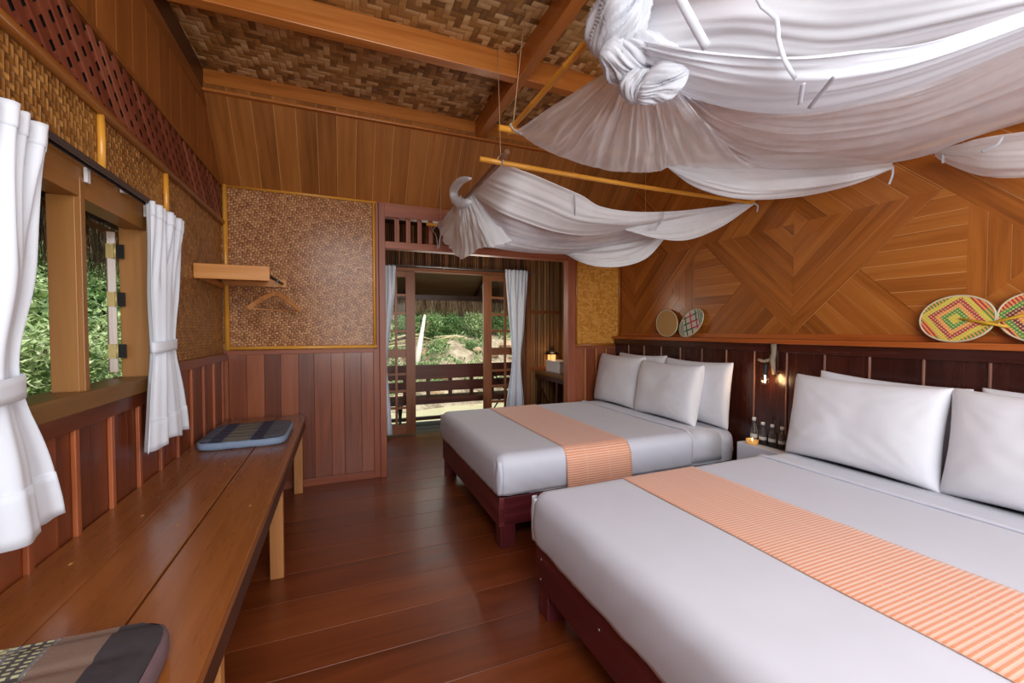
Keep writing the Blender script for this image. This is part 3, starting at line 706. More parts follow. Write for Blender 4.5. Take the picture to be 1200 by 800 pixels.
m = MB(); strips_x(m, YB+.1, Y2, 0, 2.8, 3.165); m.build('split_bamboo', M['split'], we2)
m = MB(); m.box(.17, .25, YB+.1, Y2+.02, 0, 3.0); we3 = st(m.build('wall_entry_left', M['shell']))
m = MB(); strips_x(m, YB+.1, Y2, 0, 2.8, .26); m.build('split_bamboo', M['split'], we3)
m = MB(); m.box(.17, 3.25, YB+.02, Y2+.12, 2.9, 2.98); st(m.build('ceiling_entry', M['ply']))

# double glazed doors, both leaves slid apart
def leaf(x0, x1, idx, flip, label):
    d = st(bpy.data.objects.new('door_%d' % idx, None)); COL.objects.link(d)
    y0, y1 = Y2-.005, Y2+.030; zt, zb = 2.185, .015; sw = .105
    f = MB(); f.box(x0, x0+sw if not flip else x0+.075, y0, y1, zb, zt); f.box(x1-(sw if flip else .115), x1, y0, y1, zb, zt)
    ix0, ix1 = x0+(sw if not flip else .075), x1-(sw if flip else .115)
    if not flip: ix0, ix1 = x0+.06, x1-.125
    else: ix0, ix1 = x0+.125, x1-.06
    f = MB(); f.box(x0, ix0, y0, y1, zb, zt); f.box(ix1, x1, y0, y1, zb, zt)
    f.box(ix0, ix1, y0, y1, zb, zb+.13); f.box(ix0, ix1, y0, y1, zt-.075, zt); f.box(ix0, ix1, y0, y1, 1.045, 1.15)
    f.build('door_frame', M['doorwood'], d, bevel=.003)
    g = MB(); mx = (ix0+ix1)/2; g.box(mx-.016, mx+.016, y0+.004, y1-.004, zb+.1, zt-.05)
    for k in range(1, 4):
        z = 1.15 + (zt-.075-1.15)*k/4; g.box(ix0, ix1, y0+.005, y1-.005, z-.016, z+.016)
        z = zb+.13 + (1.045-zb-.13)*k/4; g.box(ix0, ix1, y0+.005, y1-.005, z-.016, z+.016)
    g.build('glazing_bar', M['doorwood'], d, bevel=.002)
    p = MB(); p.box(ix0-.005, ix1+.005, Y2+.010, Y2+.014, zb+.1, zt-.05); p.build('pane', M['glass'], d)
leaf(.50, .935, 1, False, ''); leaf(1.895, 2.50, 2, True, '')
m = MB(); m.box(.46, .50, Y2-.02, Y2+.10, 0, 2.235); m.box(2.52, 2.56, Y2-.02, Y2+.10, 0, 2.235); m.box(.46, 2.56, Y2+.0, Y2+.10, 2.190, 2.24)
trim(m, M['doorwood'])
rd = thing('curtain_rod', 'thin grey metal rod holding white curtains over the glazed doors', 'curtain rod')
m = MB(); m.tube([(.44, 5.62, 2.245), (1.2, 5.62, 2.25), (2.60, 5.62, 2.245)], .011, 10); m.build('rod', M['steel'], rd)
for x in (.50, 1.32, 2.58):
    m = MB(); m.box(x-.012, x+.012, 5.61, Y2+.015, 2.236, 2.262); m.build('bracket', M['steel'], rd, bevel=.002)
rebase(rd)

# counter, box and lantern
ct = thing('counter', 'dark wooden counter against the right bamboo wall of the entry room', 'counter')
m = MB(); m.box(2.70, 3.145, 4.33, Y2-.03, .755, .80); m.build('countertop', M['sill'], ct, bevel=.004)
m = MB(); m.box(2.70, 2.725, 4.33, Y2-.03, .69, .755); m.build('apron', M['benchdark'], ct, bevel=.002)
for yy in (4.40, 5.0, 5.56):
    m = MB(); m.box(2.71, 2.75, yy, yy+.045, 0, .755); m.build('leg', M['benchdark'], ct, bevel=.003)
m = MB(); m.bar((2.73, 5.02, .1), (2.73, 5.58, .6), .02, .03); m.build('brace', M['benchdark'], ct)
rebase(ct)
bx = thing('tissue_box', 'plain white rectangular box on the counter in front of the lantern', 'box')
m = MB(); m.box(2.80, 3.02, 5.10, 5.52, .801, .955); m.build('box_body', M['white_plastic'], bx, bevel=.006)
m = MB(); m.box(2.795, 3.025, 5.095, 5.525, .945, .965); m.build('lid', M['white_plastic'], bx, bevel=.004)
rebase(bx)
ln = thing('lantern', 'small black lantern with a glowing amber shade behind the white box', 'lantern')
lc = (2.94, 5.60, 0)
m = MB(); m.lathe((lc[0], lc[1], .801), [(.0, 0), (.085, 0), (.085, .02), (.06, .03), (0, .03)], 12); m.build('base', M['iron'], ln)
m = MB(); m.lathe((lc[0], lc[1], .83), [(.055, 0), (.06, .1), (.06, .215), (.0, .215)], 12); m.build('lamp_shade', emit('lantern_glow', (1, .45, .14, 1), 1.6), ln)
m = MB(); m.lathe((lc[0], lc[1], 1.045), [(.105, -.004), (.11, .006), (.06, .045), (.035, .055), (.03, .085), (.0, .095)], 12)
m.tube([(lc[0]+.02*math.cos(a), lc[1], 1.14+.02*math.sin(a)) for a in [k*PI/6 for k in range(13)]], .004, 6)
for a in range(4): m.tube([(lc[0]+.064*math.cos(a*PI/2+.78), lc[1]+.064*math.sin(a*PI/2+.78), .83), (lc[0]+.064*math.cos(a*PI/2+.78), lc[1]+.064*math.sin(a*PI/2+.78), 1.045)], .004, 6)
m.build('cap', M['iron'], ln)
rebase(ln)

# ------------------------------------------------------------------ porch
m = MB(); y = 5.72
while y < 6.40:
    m.box(-2.2, 5.5, y, y+.105, -.05, -.002); y += .11
dk = st(m.build('floor_porch', M['deck'], bevel=.003, seg=1))
m = MB(); m.box(-2.2, 5.5, 6.30, 6.38, .055, .10); trim(m, M['porch'])
pb = thing('porch_bench', 'long dark red-brown slatted bench forming the porch railing outside the doors', 'bench')
bx0, bx1, by = -1.6, 4.6, 6.36
m = MB(); m.box(bx0, bx1, by, by+.03, .665, .880); m.box(bx0, bx1, by, by+.03, .475, .628); m.build('back_board', M['porch'], pb, bevel=.003)
m = MB(); m.box(bx0, bx1, 5.98+.02, by+.02, .392, .425); m.box(bx0, bx1, 6.0, 6.02, .345, .40); m.build('seat', M['porch'], pb, bevel=.003)
x = bx0+.05; k = 0
while x < bx1:
    m = MB(); m.box(x, x+.055, by+.03, by+.07, .35, .86); m.build('back_post', M['porch'], pb, bevel=.002); x += .345; k += 1
for x in (-1.5, -.2, .78, 2.12, 3.3, 4.5):
    m = MB(); m.bar((x, 6.05, -.0), (x, 6.33, .40), .03, .035); m.bar((x+.02, 6.33, 0), (x+.02, 6.05, .40), .03, .035); m.build('leg', M['iron'], pb)
for x0_, x1_ in ((.12, .62), (.62, .16), (2.15, 2.75), (2.75, 2.15)):
    m = MB(); m.tube([(x0_, 6.25, .03), (x1_, 6.25, .86)], .011, 6); m.build('brace', M['iron'], pb)
rebase(pb)
# porch roof
m = MB(); m.hexa([(-2.5, 5.76, 2.62), (5.8, 5.76, 2.62), (5.8, 7.25, 1.98), (-2.5, 7.25, 1.98), (-2.5, 5.76, 2.66), (5.8, 5.76, 2.66), (5.8, 7.25, 2.02), (-2.5, 7.25, 2.02)], 0)
rp = st(m.build('roof_porch', M['ply']))
m = MB()
for x in (-1.3, -.1, 1.02, 2.22, 3.5): m.bar((x, 5.8, 2.575), (x, 7.2, 1.965), .05, .06)
m.build('rafter', M['benchdark'], rp)
m = MB(); m.box(-2.4, 5.8, 6.92, 6.99, 1.905, 1.985); m.build('eave_beam', M['benchdark'], rp)
for x in (-1.9, 3.55):
    m = MB(); m.tube([(x, 6.95, -1.2), (x, 6.95, 1.95)], .05, 10); m.build('post', M['porch'], rp)
def strand(m, x, y, z, L, out=(0, 1, 0), w=.006):
    a = Vector((x, y, z)); o = Vector(out); sx = Vector((o.y, -o.x, 0))
    b = a + Vector((random.uniform(-.02, .02), 0, -L*.55)) + o*random.uniform(-.03, .05); c = b + Vector((random.uniform(-.03, .03), 0, -L*.45)) + o*random.uniform(-.04, .05)
    rn = (random.random(), random.random()); ww = sx*w*random.uniform(.6, 1.4); uo = random.random()*9
    m.face([a-ww, a+ww, b+ww*.8, b-ww*.8], [(uo, 0), (uo, .012), (uo+.1, .012), (uo+.1, 0)], rn)
    m.face([b-ww*.8, b+ww*.8, c+ww*.15, c-ww*.15], [(uo+.1, 0), (uo+.1, .012), (uo+.2, .006), (uo+.2, 0)], rn)
random.seed(11)
m = MB()
for k in range(9000):
    lay = random.random(); strand(m, random.uniform(-2.2, 5.6), 7.02+lay*.26, 1.99-.02*lay, random.choice((.16, .2, .24, .30))*random.uniform(.75, 1.2))
o = m.build('thatch_fringe', M['thatch']); tag(o, 'ragged dry thatch fringe hanging from the porch eave beyond the doors', 'thatch', kind='stuff')

# ------------------------------------------------------------------ outside the left window
m = MB(); m.hexa([(-1.9, -2.2, 2.33), (-.98, -2.2, 2.70), (-.98, 7.5, 2.70), (-1.9, 7.5, 2.33), (-1.9, -2.2, 2.37), (-.98, -2.2, 2.74), (-.98, 7.5, 2.74), (-1.9, 7.5, 2.37)])
re = st(m.build('roof_eave', M['benchdark']))
m = MB()
for y in (2.0, 3.1, 4.2, 5.3, 6.4): m.bar((-1.92, y, 2.27), (-1.0, y-.25, 2.64), .035, .04)
m.bar((-1.4, -2, 2.44), (-1.4, 7.4, 2.44), .03, .03); m.bar((-1.86, -2, 2.27), (-1.86, 7.4, 2.27), .035, .035)
m.build('rafter', M['leg'], re)
m = MB()
for k in range(6500):
    lay = random.random(); strand(m, -1.88-lay*.24, random.uniform(-2, 7.4), 2.37-.03*lay, random.choice((.2, .3, .4, .5))*random.uniform(.7, 1.2), (-1, 0, 0), .007)
o = m.build('thatch_fringe', M['thatch']); tag(o, 'ragged thatch fringe hanging outside above the left window', 'thatch', kind='stuff')

# ------------------------------------------------------------------ river, bank and plants
def ground(name, fz, x0, x1, y0, y1, nx, ny, mat):
    m = MB(); P = [[(x0+(x1-x0)*j/nx, y0+(y1-y0)*i/ny, fz(x0+(x1-x0)*j/nx, y0+(y1-y0)*i/ny)) for j in range(nx+1)] for i in range(ny+1)]
    m.grid(P, flip=True); return st(m.build(name, mat))
g = G('bank_soil'); x, y, z = g.obj(); nz = g.noise(g.xyz(x*.8, y*.8, z*.8), 1, 5, .65); nz2 = g.noise(g.xyz(x*5, y*5, z*5), 1, 4, .7)
M['soil'] = g.bsdf(g.ramp(nz*.55+nz2*.45, [(.36, srgb(78, 70, 50)), (.47, srgb(122, 108, 84)), (.6, srgb(176, 162, 134)), (.74, srgb(204, 196, 168))]), .9, g.bump(nz2, .5, .1))
def bank(x, y):
    t = max(0, y-13.5); h = -1.25 + .62*min(t, 6.5) + max(0, t-6.5)*.95
    return h + .35*noise.noise(Vector((x*.35, y*.5, 2))) + .18*noise.noise(Vector((x*1.3, y*1.5, 5)))
bk = ground('terrain_bank', bank, -14, 26, 13, 34, 70, 50, M['soil'])
g = G('river_water'); x, y, z = g.obj(); nz = g.noise(g.xyz(x*1.5, y*3, z), 1, 4)
M['water'] = g.bsdf(g.mixc(nz, srgb(178, 172, 128), srgb(206, 202, 160)), .3, g.bump(nz, .2, .05))
ground('water_river', lambda x, y: -1.15, -30, 40, 6.0, 16, 4, 4, M['water'])
M['rock'] = plain('pale_rock', srgb(176, 150, 120), .9, noise_amt=.3, nscale=3)
random.seed(5)
rocks = 0
for k in range(46):
    x = random.uniform(.5, 6.8); y = random.uniform(13.6, 19.0); r = random.uniform(.10, .34)
    bm = bmesh.new(); bmesh.ops.create_icosphere(bm, subdivisions=2, radius=r); 
    for v in bm.verts:
        f = 1+.5*noise.noise(v.co*3.1/r*.33+Vector((k, 0, 0))); v.co = Vector((v.co.x*f*1.3, v.co.y*f, v.co.z*f*.75))
    me = bpy.data.meshes.new('river_rock'); bm.to_mesh(me); bm.free(); me.materials.append(M['rock'])
    o = bpy.data.objects.new('river_rock', me); COL.objects.link(o); o.location = (x, y, bank(x, y)+r*.25); tag(o, 'pale rounded rock lying on the sandy river bank', 'rock', 'rocks on the river bank')
def leafmat(name, a, b, c):
    g = G(name); rx, ry = g.uv('rnd'); u, v = g.uv()
    col = g.ramp(rx, [(.05, a), (.5, b), (.95, c)])
    d = g.node('ShaderNodeBsdfPrincipled'); g.put(d.inputs['Base Color'], col); d.inputs['Roughness'].default_value = .5
    t = g.node('ShaderNodeBsdfTranslucent'); g.put(t.inputs[0], col)
    mx = g.node('ShaderNodeMixShader'); mx.inputs[0].default_value = .3
    g.t.links.new(d.outputs[0], mx.inputs[1]); g.t.links.new(t.outputs[0], mx.inputs[2]); g.t.links.new(mx.outputs[0], g.out.inputs[0]); return g.mat
LM = [leafmat('leaf_dark', srgb(54, 86, 44), srgb(98, 138, 76), srgb(156, 186, 116)), leafmat('leaf_mid', srgb(78, 112, 60), srgb(130, 166, 98), srgb(192, 212, 150)), leafmat('leaf_pale', srgb(116, 142, 84), srgb(172, 194, 130), srgb(222, 230, 184))]
M['bark'] = plain('bark', srgb(104, 82, 60), .9, noise_amt=.3, nscale=12)
def leafmesh(name, n, size, rad, mat):
    m = MB()
    for k in range(n):
        while True:
            p = Vector((random.uniform(-1, 1), random.uniform(-1, 1), random.uniform(-1, 1)))
            if p.length < 1 and random.random() < .25 + p.length**2: break
        q = noise.noise(p*2.2+Vector((len(name), n, 0)))
        p *= 1+.45*q
        c = Vector((p.x*rad[0], p.y*rad[1], p.z*rad[2]+rad[2]))
        d = Vector((random.uniform(-1, 1), random.uniform(-1, 1), random.uniform(-.9, .5))).normalized(); w = d.cross(Vector((random.uniform(-.5, .5), random.uniform(-.5, .5), 1))).normalized()
        L = size*random.uniform(.6, 1.3); ww = L*.27; up = d.cross(w)*L*.1
        rn = (min(1, max(0, random.gauss(.5, .22))), random.random())
        m.face([c, c+d*L*.45+w*ww+up, c+d*L], [(0, 0), (1, 0), (1, 1)], rn); m.face([c, c+d*L, c+d*L*.45-w*ww+up], [(0, 0), (1, 1), (0, 1)], rn)
    return m
protos = []
for i in range(3): protos.append((leafmesh('f', 4200, .13, (1.0, .85, .9), None), LM[i]))
mesh_leaf = []
for mm, mt in protos:
    tmp = mm.build('foliage', mt); mesh_leaf.append(tmp.data); bpy.data.objects.remove(tmp)
def stems():
    m = MB()
    for k in range(7):
        a = random.uniform(0, 2*PI); r = random.uniform(.2, .7); m.tube([(0.05*math.cos(a), .05*math.sin(a), -.3), (r*.4*math.cos(a), r*.4*math.sin(a), .6), (r*math.cos(a), r*math.sin(a), 1.4)], [.03, .02, .008], 5)
    t = m.build('stem', M['bark']); d = t.data; bpy.data.objects.remove(t); return d
mesh_stem = stems()
def bush(x, y, z, s, kind, label, group, name='leafy_bush', leaf=1.0):
    t = thing(name, label, 'bush', group); t.location = (x, y, z); t.rotation_euler = (0, 0, random.uniform(0, 6.28)); t.scale = (s, s, s*random.uniform(.85, 1.15))
    for nm, d in (('foliage', mesh_leaf[kind]), ('stem', mesh_stem)):
        o = bpy.data.objects.new(nm, d); COL.objects.link(o); o.parent = t
random.seed(21)
for (x, y, s, k) in ((3.55, 17.3, .62, 1), (4.4, 17.4, .55, 0), (5.4, 17.2, .62, 2), (2.5, 17.6, .6, 1), (1.5, 17.3, .6, 2), (6.4, 17.5, .7, 0), (2.9, 18.6, .9, 0), (4.2, 18.7, .95, 1), (5.4, 18.8, .9, 0), (7.0, 18.9, .9, 1), (.6, 18.6, .9, 1), (3.6, 16.4, .3, 2), (4.9, 16.3, .25, 1), (2.0, 20.5, 1.4, 0), (4.1, 20.8, 1.5, 0), (6.2, 20.8, 1.5, 2), (8.2, 20.6, 1.5, 1), (-.4, 20.4, 1.3, 0), (8.6, 18.6, 1.0, 2), (10.2, 20, 1.4, 0), (-1.8, 19, 1.2, 1)):
    bush(x, y, bank(x, y)-.1, s, k, 'green leafy bush on the river bank seen beyond the porch', 'bushes on the river bank')
m = MB()
for k in range(9000):
    x = random.uniform(-.5, 8.5); y = random.uniform(13.8, 18.6)
    if noise.noise(Vector((x*.9, y*.9, 3))) + .12*(y-16.2) < -.14: continue
    c = Vector((x, y, bank(x, y)+random.random()*.16)); d = Vector((random.uniform(-1, 1), random.uniform(-1, 1), random.uniform(.1, 1.2))).normalized(); w = d.cross(Vector((.3, 1, .2))).normalized(); L = random.uniform(.08, .2)
    rn = (random.random(), random.random()); m.face([c-w*L*.2, c+w*L*.2, c+d*L], [(0, 0), (1, 0), (1, 1)], rn)
o = m.build('undergrowth', LM[1]); tag(o, 'low green undergrowth scattered over the river bank', 'undergrowth', kind='stuff')
tr = thing('dead_trunk', 'bare whitish dead trunk leaning on the river bank beyond the left door', 'trunk')
m = MB(); m.tube([(2.52, 15.6, -.25), (2.72, 15.8, .7), (2.92, 16.0, 1.6), (3.0, 16.1, 2.0)], [.13, .11, .07, .04], 10); m.build('stem', plain('dead_wood', srgb(222, 212, 196), .8, noise_amt=.1), tr)
m = MB(); m.tube([(2.84, 15.92, 1.2), (3.05, 15.9, 1.45), (3.1, 15.9, 1.8)], [.04, .03, .015], 8); m.build('branch', M['bark'], tr); rebase(tr)
M['cane'] = wood('dry_cane', srgb(176, 152, 104), srgb(214, 194, 146), srgb(236, 222, 184), .6, .5)
random.seed(3)
for k in range(14):
    x = random.uniform(.9, 3.4); y = random.uniform(7.2, 8.6); a = random.uniform(-1.1, 1.1)
    m = MB(); L = random.uniform(.8, 1.7); m.tube([(x-L/2*math.cos(a), y-.2, -1.1), (x, y, -.95-.1*random.random()), (x+L/2*math.cos(a), y+L*.4*math.sin(a), -.75+.3*random.random())], .016, 6)
    o = m.build('bamboo_cane', M['cane']); tag(o, 'dry bamboo cane lying in the shallows below the porch bench', 'cane', 'loose canes in the shallows')
for k in range(9):
    x = random.uniform(1.8, 4.6); y = random.uniform(16.5, 18.5); z = bank(x, y); a = random.uniform(-.6, .6)
    m = MB(); L = random.uniform(.8, 1.8); m.tube([(x-L/2, y, z+.1), (x, y-.1, z+.28+.2*a), (x+L/2, y, z+.25+.5*a)], [.03, .025, .012], 6)
    o = m.build('fallen_branch', M['cane']); tag(o, 'pale fallen branch lying across the river bank slope', 'branch', 'fallen branches on the bank')
# slope outside the left window
def hill(x, y):
    t = -2.6-x
    return -.35 + .45*t + .25*noise.noise(Vector((x*.5, y*.5, 9)))
g = G('hill_soil'); x, y, z = g.obj(); nz = g.noise(g.xyz(x*2, y*2, z*2), 1, 5, .7)
M['hill'] = g.bsdf(g.ramp(nz, [(.3, srgb(48, 38, 24)), (.6, srgb(96, 84, 54)), (.8, srgb(140, 128, 88))]), .9, g.bump(nz, .5, .1))
ground('terrain_hill', hill, -16, -1.7, -3, 24, 40, 50, M['hill'])
random.seed(8)
for (x, y, s, k) in ((-3.4, 6.2, .75, 2), (-3.6, 7.5, .8, 2), (-3.2, 8.6, .7, 2), (-4.2, 9.6, 1.0, 2), (-4.6, 8.0, 1.1, 2), (-5.4, 9.6, 1.4, 1), (-4.6, 11.4, 1.3, 1), (-6.2, 11.6, 1.8, 0), (-5.6, 13.6, 1.9, 0), (-7.5, 14.2, 2.2, 1), (-6.4, 16.5, 2.2, 0), (-8.5, 11.5, 2.2, 0), (-8.8, 16.6, 2.6, 0), (-3.5, 11.5, .9, 2), (-3.8, 13.4, 1.1, 1), (-7.0, 8.4, 1.7, 1), (-10.5, 14, 2.8, 0), (-8.5, 20, 2.8, 0), (-3.0, 5.2, .5, 2), (-5.0, 6.3, 1.0, 0)):
    bush(x, y, hill(x, y)-.1, s, k, 'sunlit green leafy shrub on the slope outside the left window', 'shrubs outside the left window', 'leafy_shrub')
for k in range(12):
    y = random.uniform(4.6, 8.6); x = random.uniform(-3.0, -2.2); z = hill(x, y); L = random.uniform(.6, 1.3)
    m = MB(); m.tube([(x, y-L/2, z+.3), (x+.05, y, z+.42+random.random()*.15), (x-.1, y+L/2, z+.35)], [.014, .012, .006], 6)
    o = m.build('dry_branch', M['cane']); tag(o, 'dry bare branch lying just below the left window outside', 'branch', 'dry branches outside the left window')
# ------------------------------------------------------------------ bench
bn = thing('long_bench', 'long low wooden bench of three polished planks along the left wall', 'bench')
for x0, x1 in ((-.893, -.702), (-.701, -.512), (-.506, -.288)):
    m = MB(); m.box(x0, x1, -1.0, 4.125, .622, .66, 1); m.build('seat_plank', M['bench'], bn, bevel=.003)
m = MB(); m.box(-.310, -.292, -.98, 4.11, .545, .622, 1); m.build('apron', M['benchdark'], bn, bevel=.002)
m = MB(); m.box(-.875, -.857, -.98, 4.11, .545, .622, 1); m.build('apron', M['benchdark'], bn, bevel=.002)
for yy in (-.6, 1.33, 2.66, 4.0):
    for x0 in (-.378, -.87):
        m = MB(); m.box(x0, x0+.068, yy, yy+.045, 0, .622, 2); m.build('leg', M['leg'], bn, bevel=.003)
    m = MB(); m.box(-.80, -.378, yy+.01, yy+.035, .555, .622, 0); m.build('cross_rail', M['benchdark'], bn)
m = MB()
random.seed(4)
for x, y in ((-.43, 1.25), (-.53, 1.22), (-.36, 2.05), (-.58, 1.95), (-.74, 2.1), (-.60, 2.75), (-.47, 3.0), (-.80, 1.75)):
    m.box(x-.004, x+.004, y-.008, y+.008, .6598, .6606)
m.build('peg', M['seam'], bn)
rebase(bn)

# ------------------------------------------------------------------ seat cushions
def pad(name, label, x0, x1, y0, y1, z0, th, mat, pipe, quilt=None):
    t = thing(name, label, 'cushion')
    nx, ny = 60, 60; r = .035; cx, cy = (x0+x1)/2, (y0+y1)/2; m = MB(); hx, hy = (x1-x0)/2, (y1-y0)/2
    rings = []
    def outline(a, k):   # rounded rect
        c, s = math.cos(a), math.sin(a); p = 7
        rr = (abs(c)**p + abs(s)**p)**(-1/p); return cx + hx*k*rr*c, cy + hy*k*rr*s
    N = 96
    prof = [(.93, 0), (.985, .006), (1.0, .02), (1.0, th*.62), (.99, th*.84), (.965, th*.95)]
    b = len(m.v); P = []
    for k, z in prof: P.append([(*outline(2*PI*j/N, k), z0+z + .002*fn(j*.3, 4, k*3)) for j in range(N+1)])
    m.grid(P, flip=False); sd = m.build('side_panel', pipe, t)
    m = MB(); P = []
    K = 26
    for i in range(K+1):
        k = .968*(1-i/K); row = []
        for j in range(N+1):
            x, y = outline(2*PI*j/N, k); z = z0 + th*.95 + .010*min(1, (1-k)*6)
            if quilt: z -= .009*max(0, 1-abs(((y-y0)/quilt) % 1 - .5)*9)
            z += .003*fn(x*9, 2, y*9); row.append((x, y, z))
        P.append(row)
    m.grid(P, flip=False); m.build('top_panel', mat, t); rebase(t); return t
def stripes(name, axis, stops, rough=.85):
    g = G(name); n = g.node('ShaderNodeTexCoord'); sp = g.node('ShaderNodeSeparateXYZ'); g.t.links.new(n.outputs['Object'], sp.inputs[0])
    x, y = S(g, sp.outputs[0]), S(g, sp.outputs[1])
    lo_, hi_ = stops[0][0], stops[-1][0]
    col = g.ramp((x-lo_)/(hi_-lo_), [((p-lo_)/(hi_-lo_), c) for p, c in stops[:-1]], 'CONSTANT')
    nn_ = g.noise(g.xyz(x*40, y*40), 1, 3)
    th_ = g.m('SINE', x*1500)*g.m('SINE', y*1500)
    return g, x, y, col, nn_, th_
g, x, y, col, nz, th_ = stripes('blue_striped_cloth', 0, [(-.84, srgb(88, 98, 118)), (-.755, srgb(44, 52, 78)), (-.685, srgb(108, 108, 108)), (-.665, srgb(116, 114, 104)), (-.555, srgb(104, 106, 112)), (-.535, srgb(38, 44, 70)), (-.465, srgb(90, 96, 110)), (-.33, (0, 0, 0, 1))])
blue = g.bsdf(g.mixc(g.m('MULTIPLY', nz, .12), col, srgb(160, 160, 160)), .85, g.bump(nz + th_*.2, .3, .004))
pad('blue_seat_cushion', 'flat blue and grey striped seat cushion at the far end of the long bench', -.835, -.335, 3.06, 3.66, .661, .05, blue, plain('blue_grey_side', srgb(128, 146, 172), .8), .1)
g, x, y, col, nz, th_ = stripes('brown_striped_cloth', 0, [(-.92, srgb(128, 128, 96)), (-.655, srgb(104, 104, 110)), (-.635, srgb(66, 64, 62)), (-.585, srgb(112, 110, 108)), (-.575, srgb(122, 98, 84)), (-.475, srgb(44, 38, 44)), (-.33, (0, 0, 0, 1))])
chk = g.m('MULTIPLY', g.m('GREATER_THAN', g.m('SINE', y*520), .1), g.m('LESS_THAN', g.m('FRACT', x*52), .6))
zone = g.m('LESS_THAN', x, -.576); zone2 = g.m('LESS_THAN', x, -.655)
chk2 = g.m('GREATER_THAN', g.m('SINE', x*330)*g.m('SINE', y*330) + (nz-.5)*1.6, .05)
pat = g.mixf(zone2, chk, chk2)
col = g.mixc(g.m('MULTIPLY', g.m('MULTIPLY', zone, pat), .75), col, srgb(206, 204, 158))
brown = g.bsdf(g.mixc(g.m('MULTIPLY', nz, .15), col, srgb(120, 110, 112)), .85, g.bump(nz + th_*.2 + pat*.3, .3, .004))
pad('brown_seat_cushion', 'flat brown and tan striped seat cushion at the near end of the bench', -.89, -.358, .62, 1.225, .661, .065, brown, plain('mauve_side', srgb(104, 80, 84), .8), .105)

# ------------------------------------------------------------------ beds
def softbox(x0, x1, y0, y1, z0, z1, r, step=.025, openx=False, amp=.004, seed=0, skirt=None, wr=.0):
    """rounded box without a bottom; openx leaves the +x end open."""
    m = MB()
    nx, ny, nz = max(2, round((x1-x0)/step)), max(2, round((y1-y0)/step)), max(2, round((z1-z0)/.02))
    def put(p):
        p = Vector(p); hi_x = x1 if openx else x1-r
        c = Vector((min(max(p.x, x0+r), hi_x), min(max(p.y, y0+r), y1-r), min(p.z, z1-r)))
        d = p-c
        q = c + d.normalized()*r if d.length > 1e-6 and (d.length > r*.2) else p
        if d.length > 1e-6: q = c + d.normalized()*min(d.length, r) if max(abs(d.x), abs(d.y), abs(d.z)) >= r*.999 or True else p
        n = d.normalized() if d.length > 1e-6 else Vector((0, 0, 1))
        side = max(0, 1-abs(n.z)); zz = (p.z-z0)/(z1-z0)
        s_ = p.x if abs(n.y) > abs(n.x) else p.y
        f = amp*(noise.noise(Vector((p.x*2.2, p.y*2.2, p.z*2+seed))) + .4*noise.noise(Vector((p.x*6, p.y*6, p.z*5+seed))))
        if wr: f += wr*side*(noise.noise(Vector((s_*9+zz*3, seed+3, zz*.8)))+.6*noise.noise(Vector((s_*23+zz*6, seed+9, zz*1.5))))
        f += .012*side*math.sin(PI*min(1, max(0, zz)))*(1 if skirt is None else skirt)
        q = q + n*f
        if zz < .02: q.z += .006*noise.noise(Vector((p.x*5, p.y*5, seed)))
        return q
    L = lambda a, b, n: [a+(b-a)*i/n for i in range(n+1)]
    xs, ys_, zs = L(x0, x1, nx), L(y0, y1, ny), L(z0, z1, nz)
    m.grid([[put((x, y, z1)) for x in xs] for y in ys_], flip=True)
    m.grid([[put((x, y0, z)) for x in xs] for z in zs], flip=True)
    m.grid([[put((x, y1, z)) for x in xs] for z in zs])
    m.grid([[put((x0, y, z)) for y in ys_] for z in zs])
    if not openx: m.grid([[put((x1, y, z)) for y in ys_] for z in zs], flip=True)
    return m
g = G('orange_runner_cloth'); x, y, z = g.obj()
s1 = g.m('SINE', y*(2*PI/.0155)); s1b = g.m('SINE', z*(2*PI/.0155)); s2_ = g.m('SINE', x*(2*PI/.011))
lx = g.m('LESS_THAN', g.m('ABSOLUTE', g.m('FRACT', x*5.5)-.5), .012)
vertical = g.node('ShaderNodeNewGeometry'); sp = g.node('ShaderNodeSeparateXYZ'); g.t.links.new(vertical.outputs['Normal'], sp.inputs[0])
isz = g.m('GREATER_THAN', g.m('ABSOLUTE', S(g, sp.outputs[2])), .6)
stp = g.mixf(isz, s1b, s1)
col = g.mixc(g.m('MULTIPLY', g.m('SMOOTH_MIN', g.m('MAXIMUM', stp*1.5+.35, 0), 1, .3), .9), srgb(234, 190, 168), srgb(222, 138, 90))
col = g.mixc(g.m('MULTIPLY', lx, .5), col, srgb(238, 200, 176))
M['runner'] = g.bsdf(col, .8, g.bump(stp*.3+s2_*.15, .25, .003), Sheen_Weight=.25)

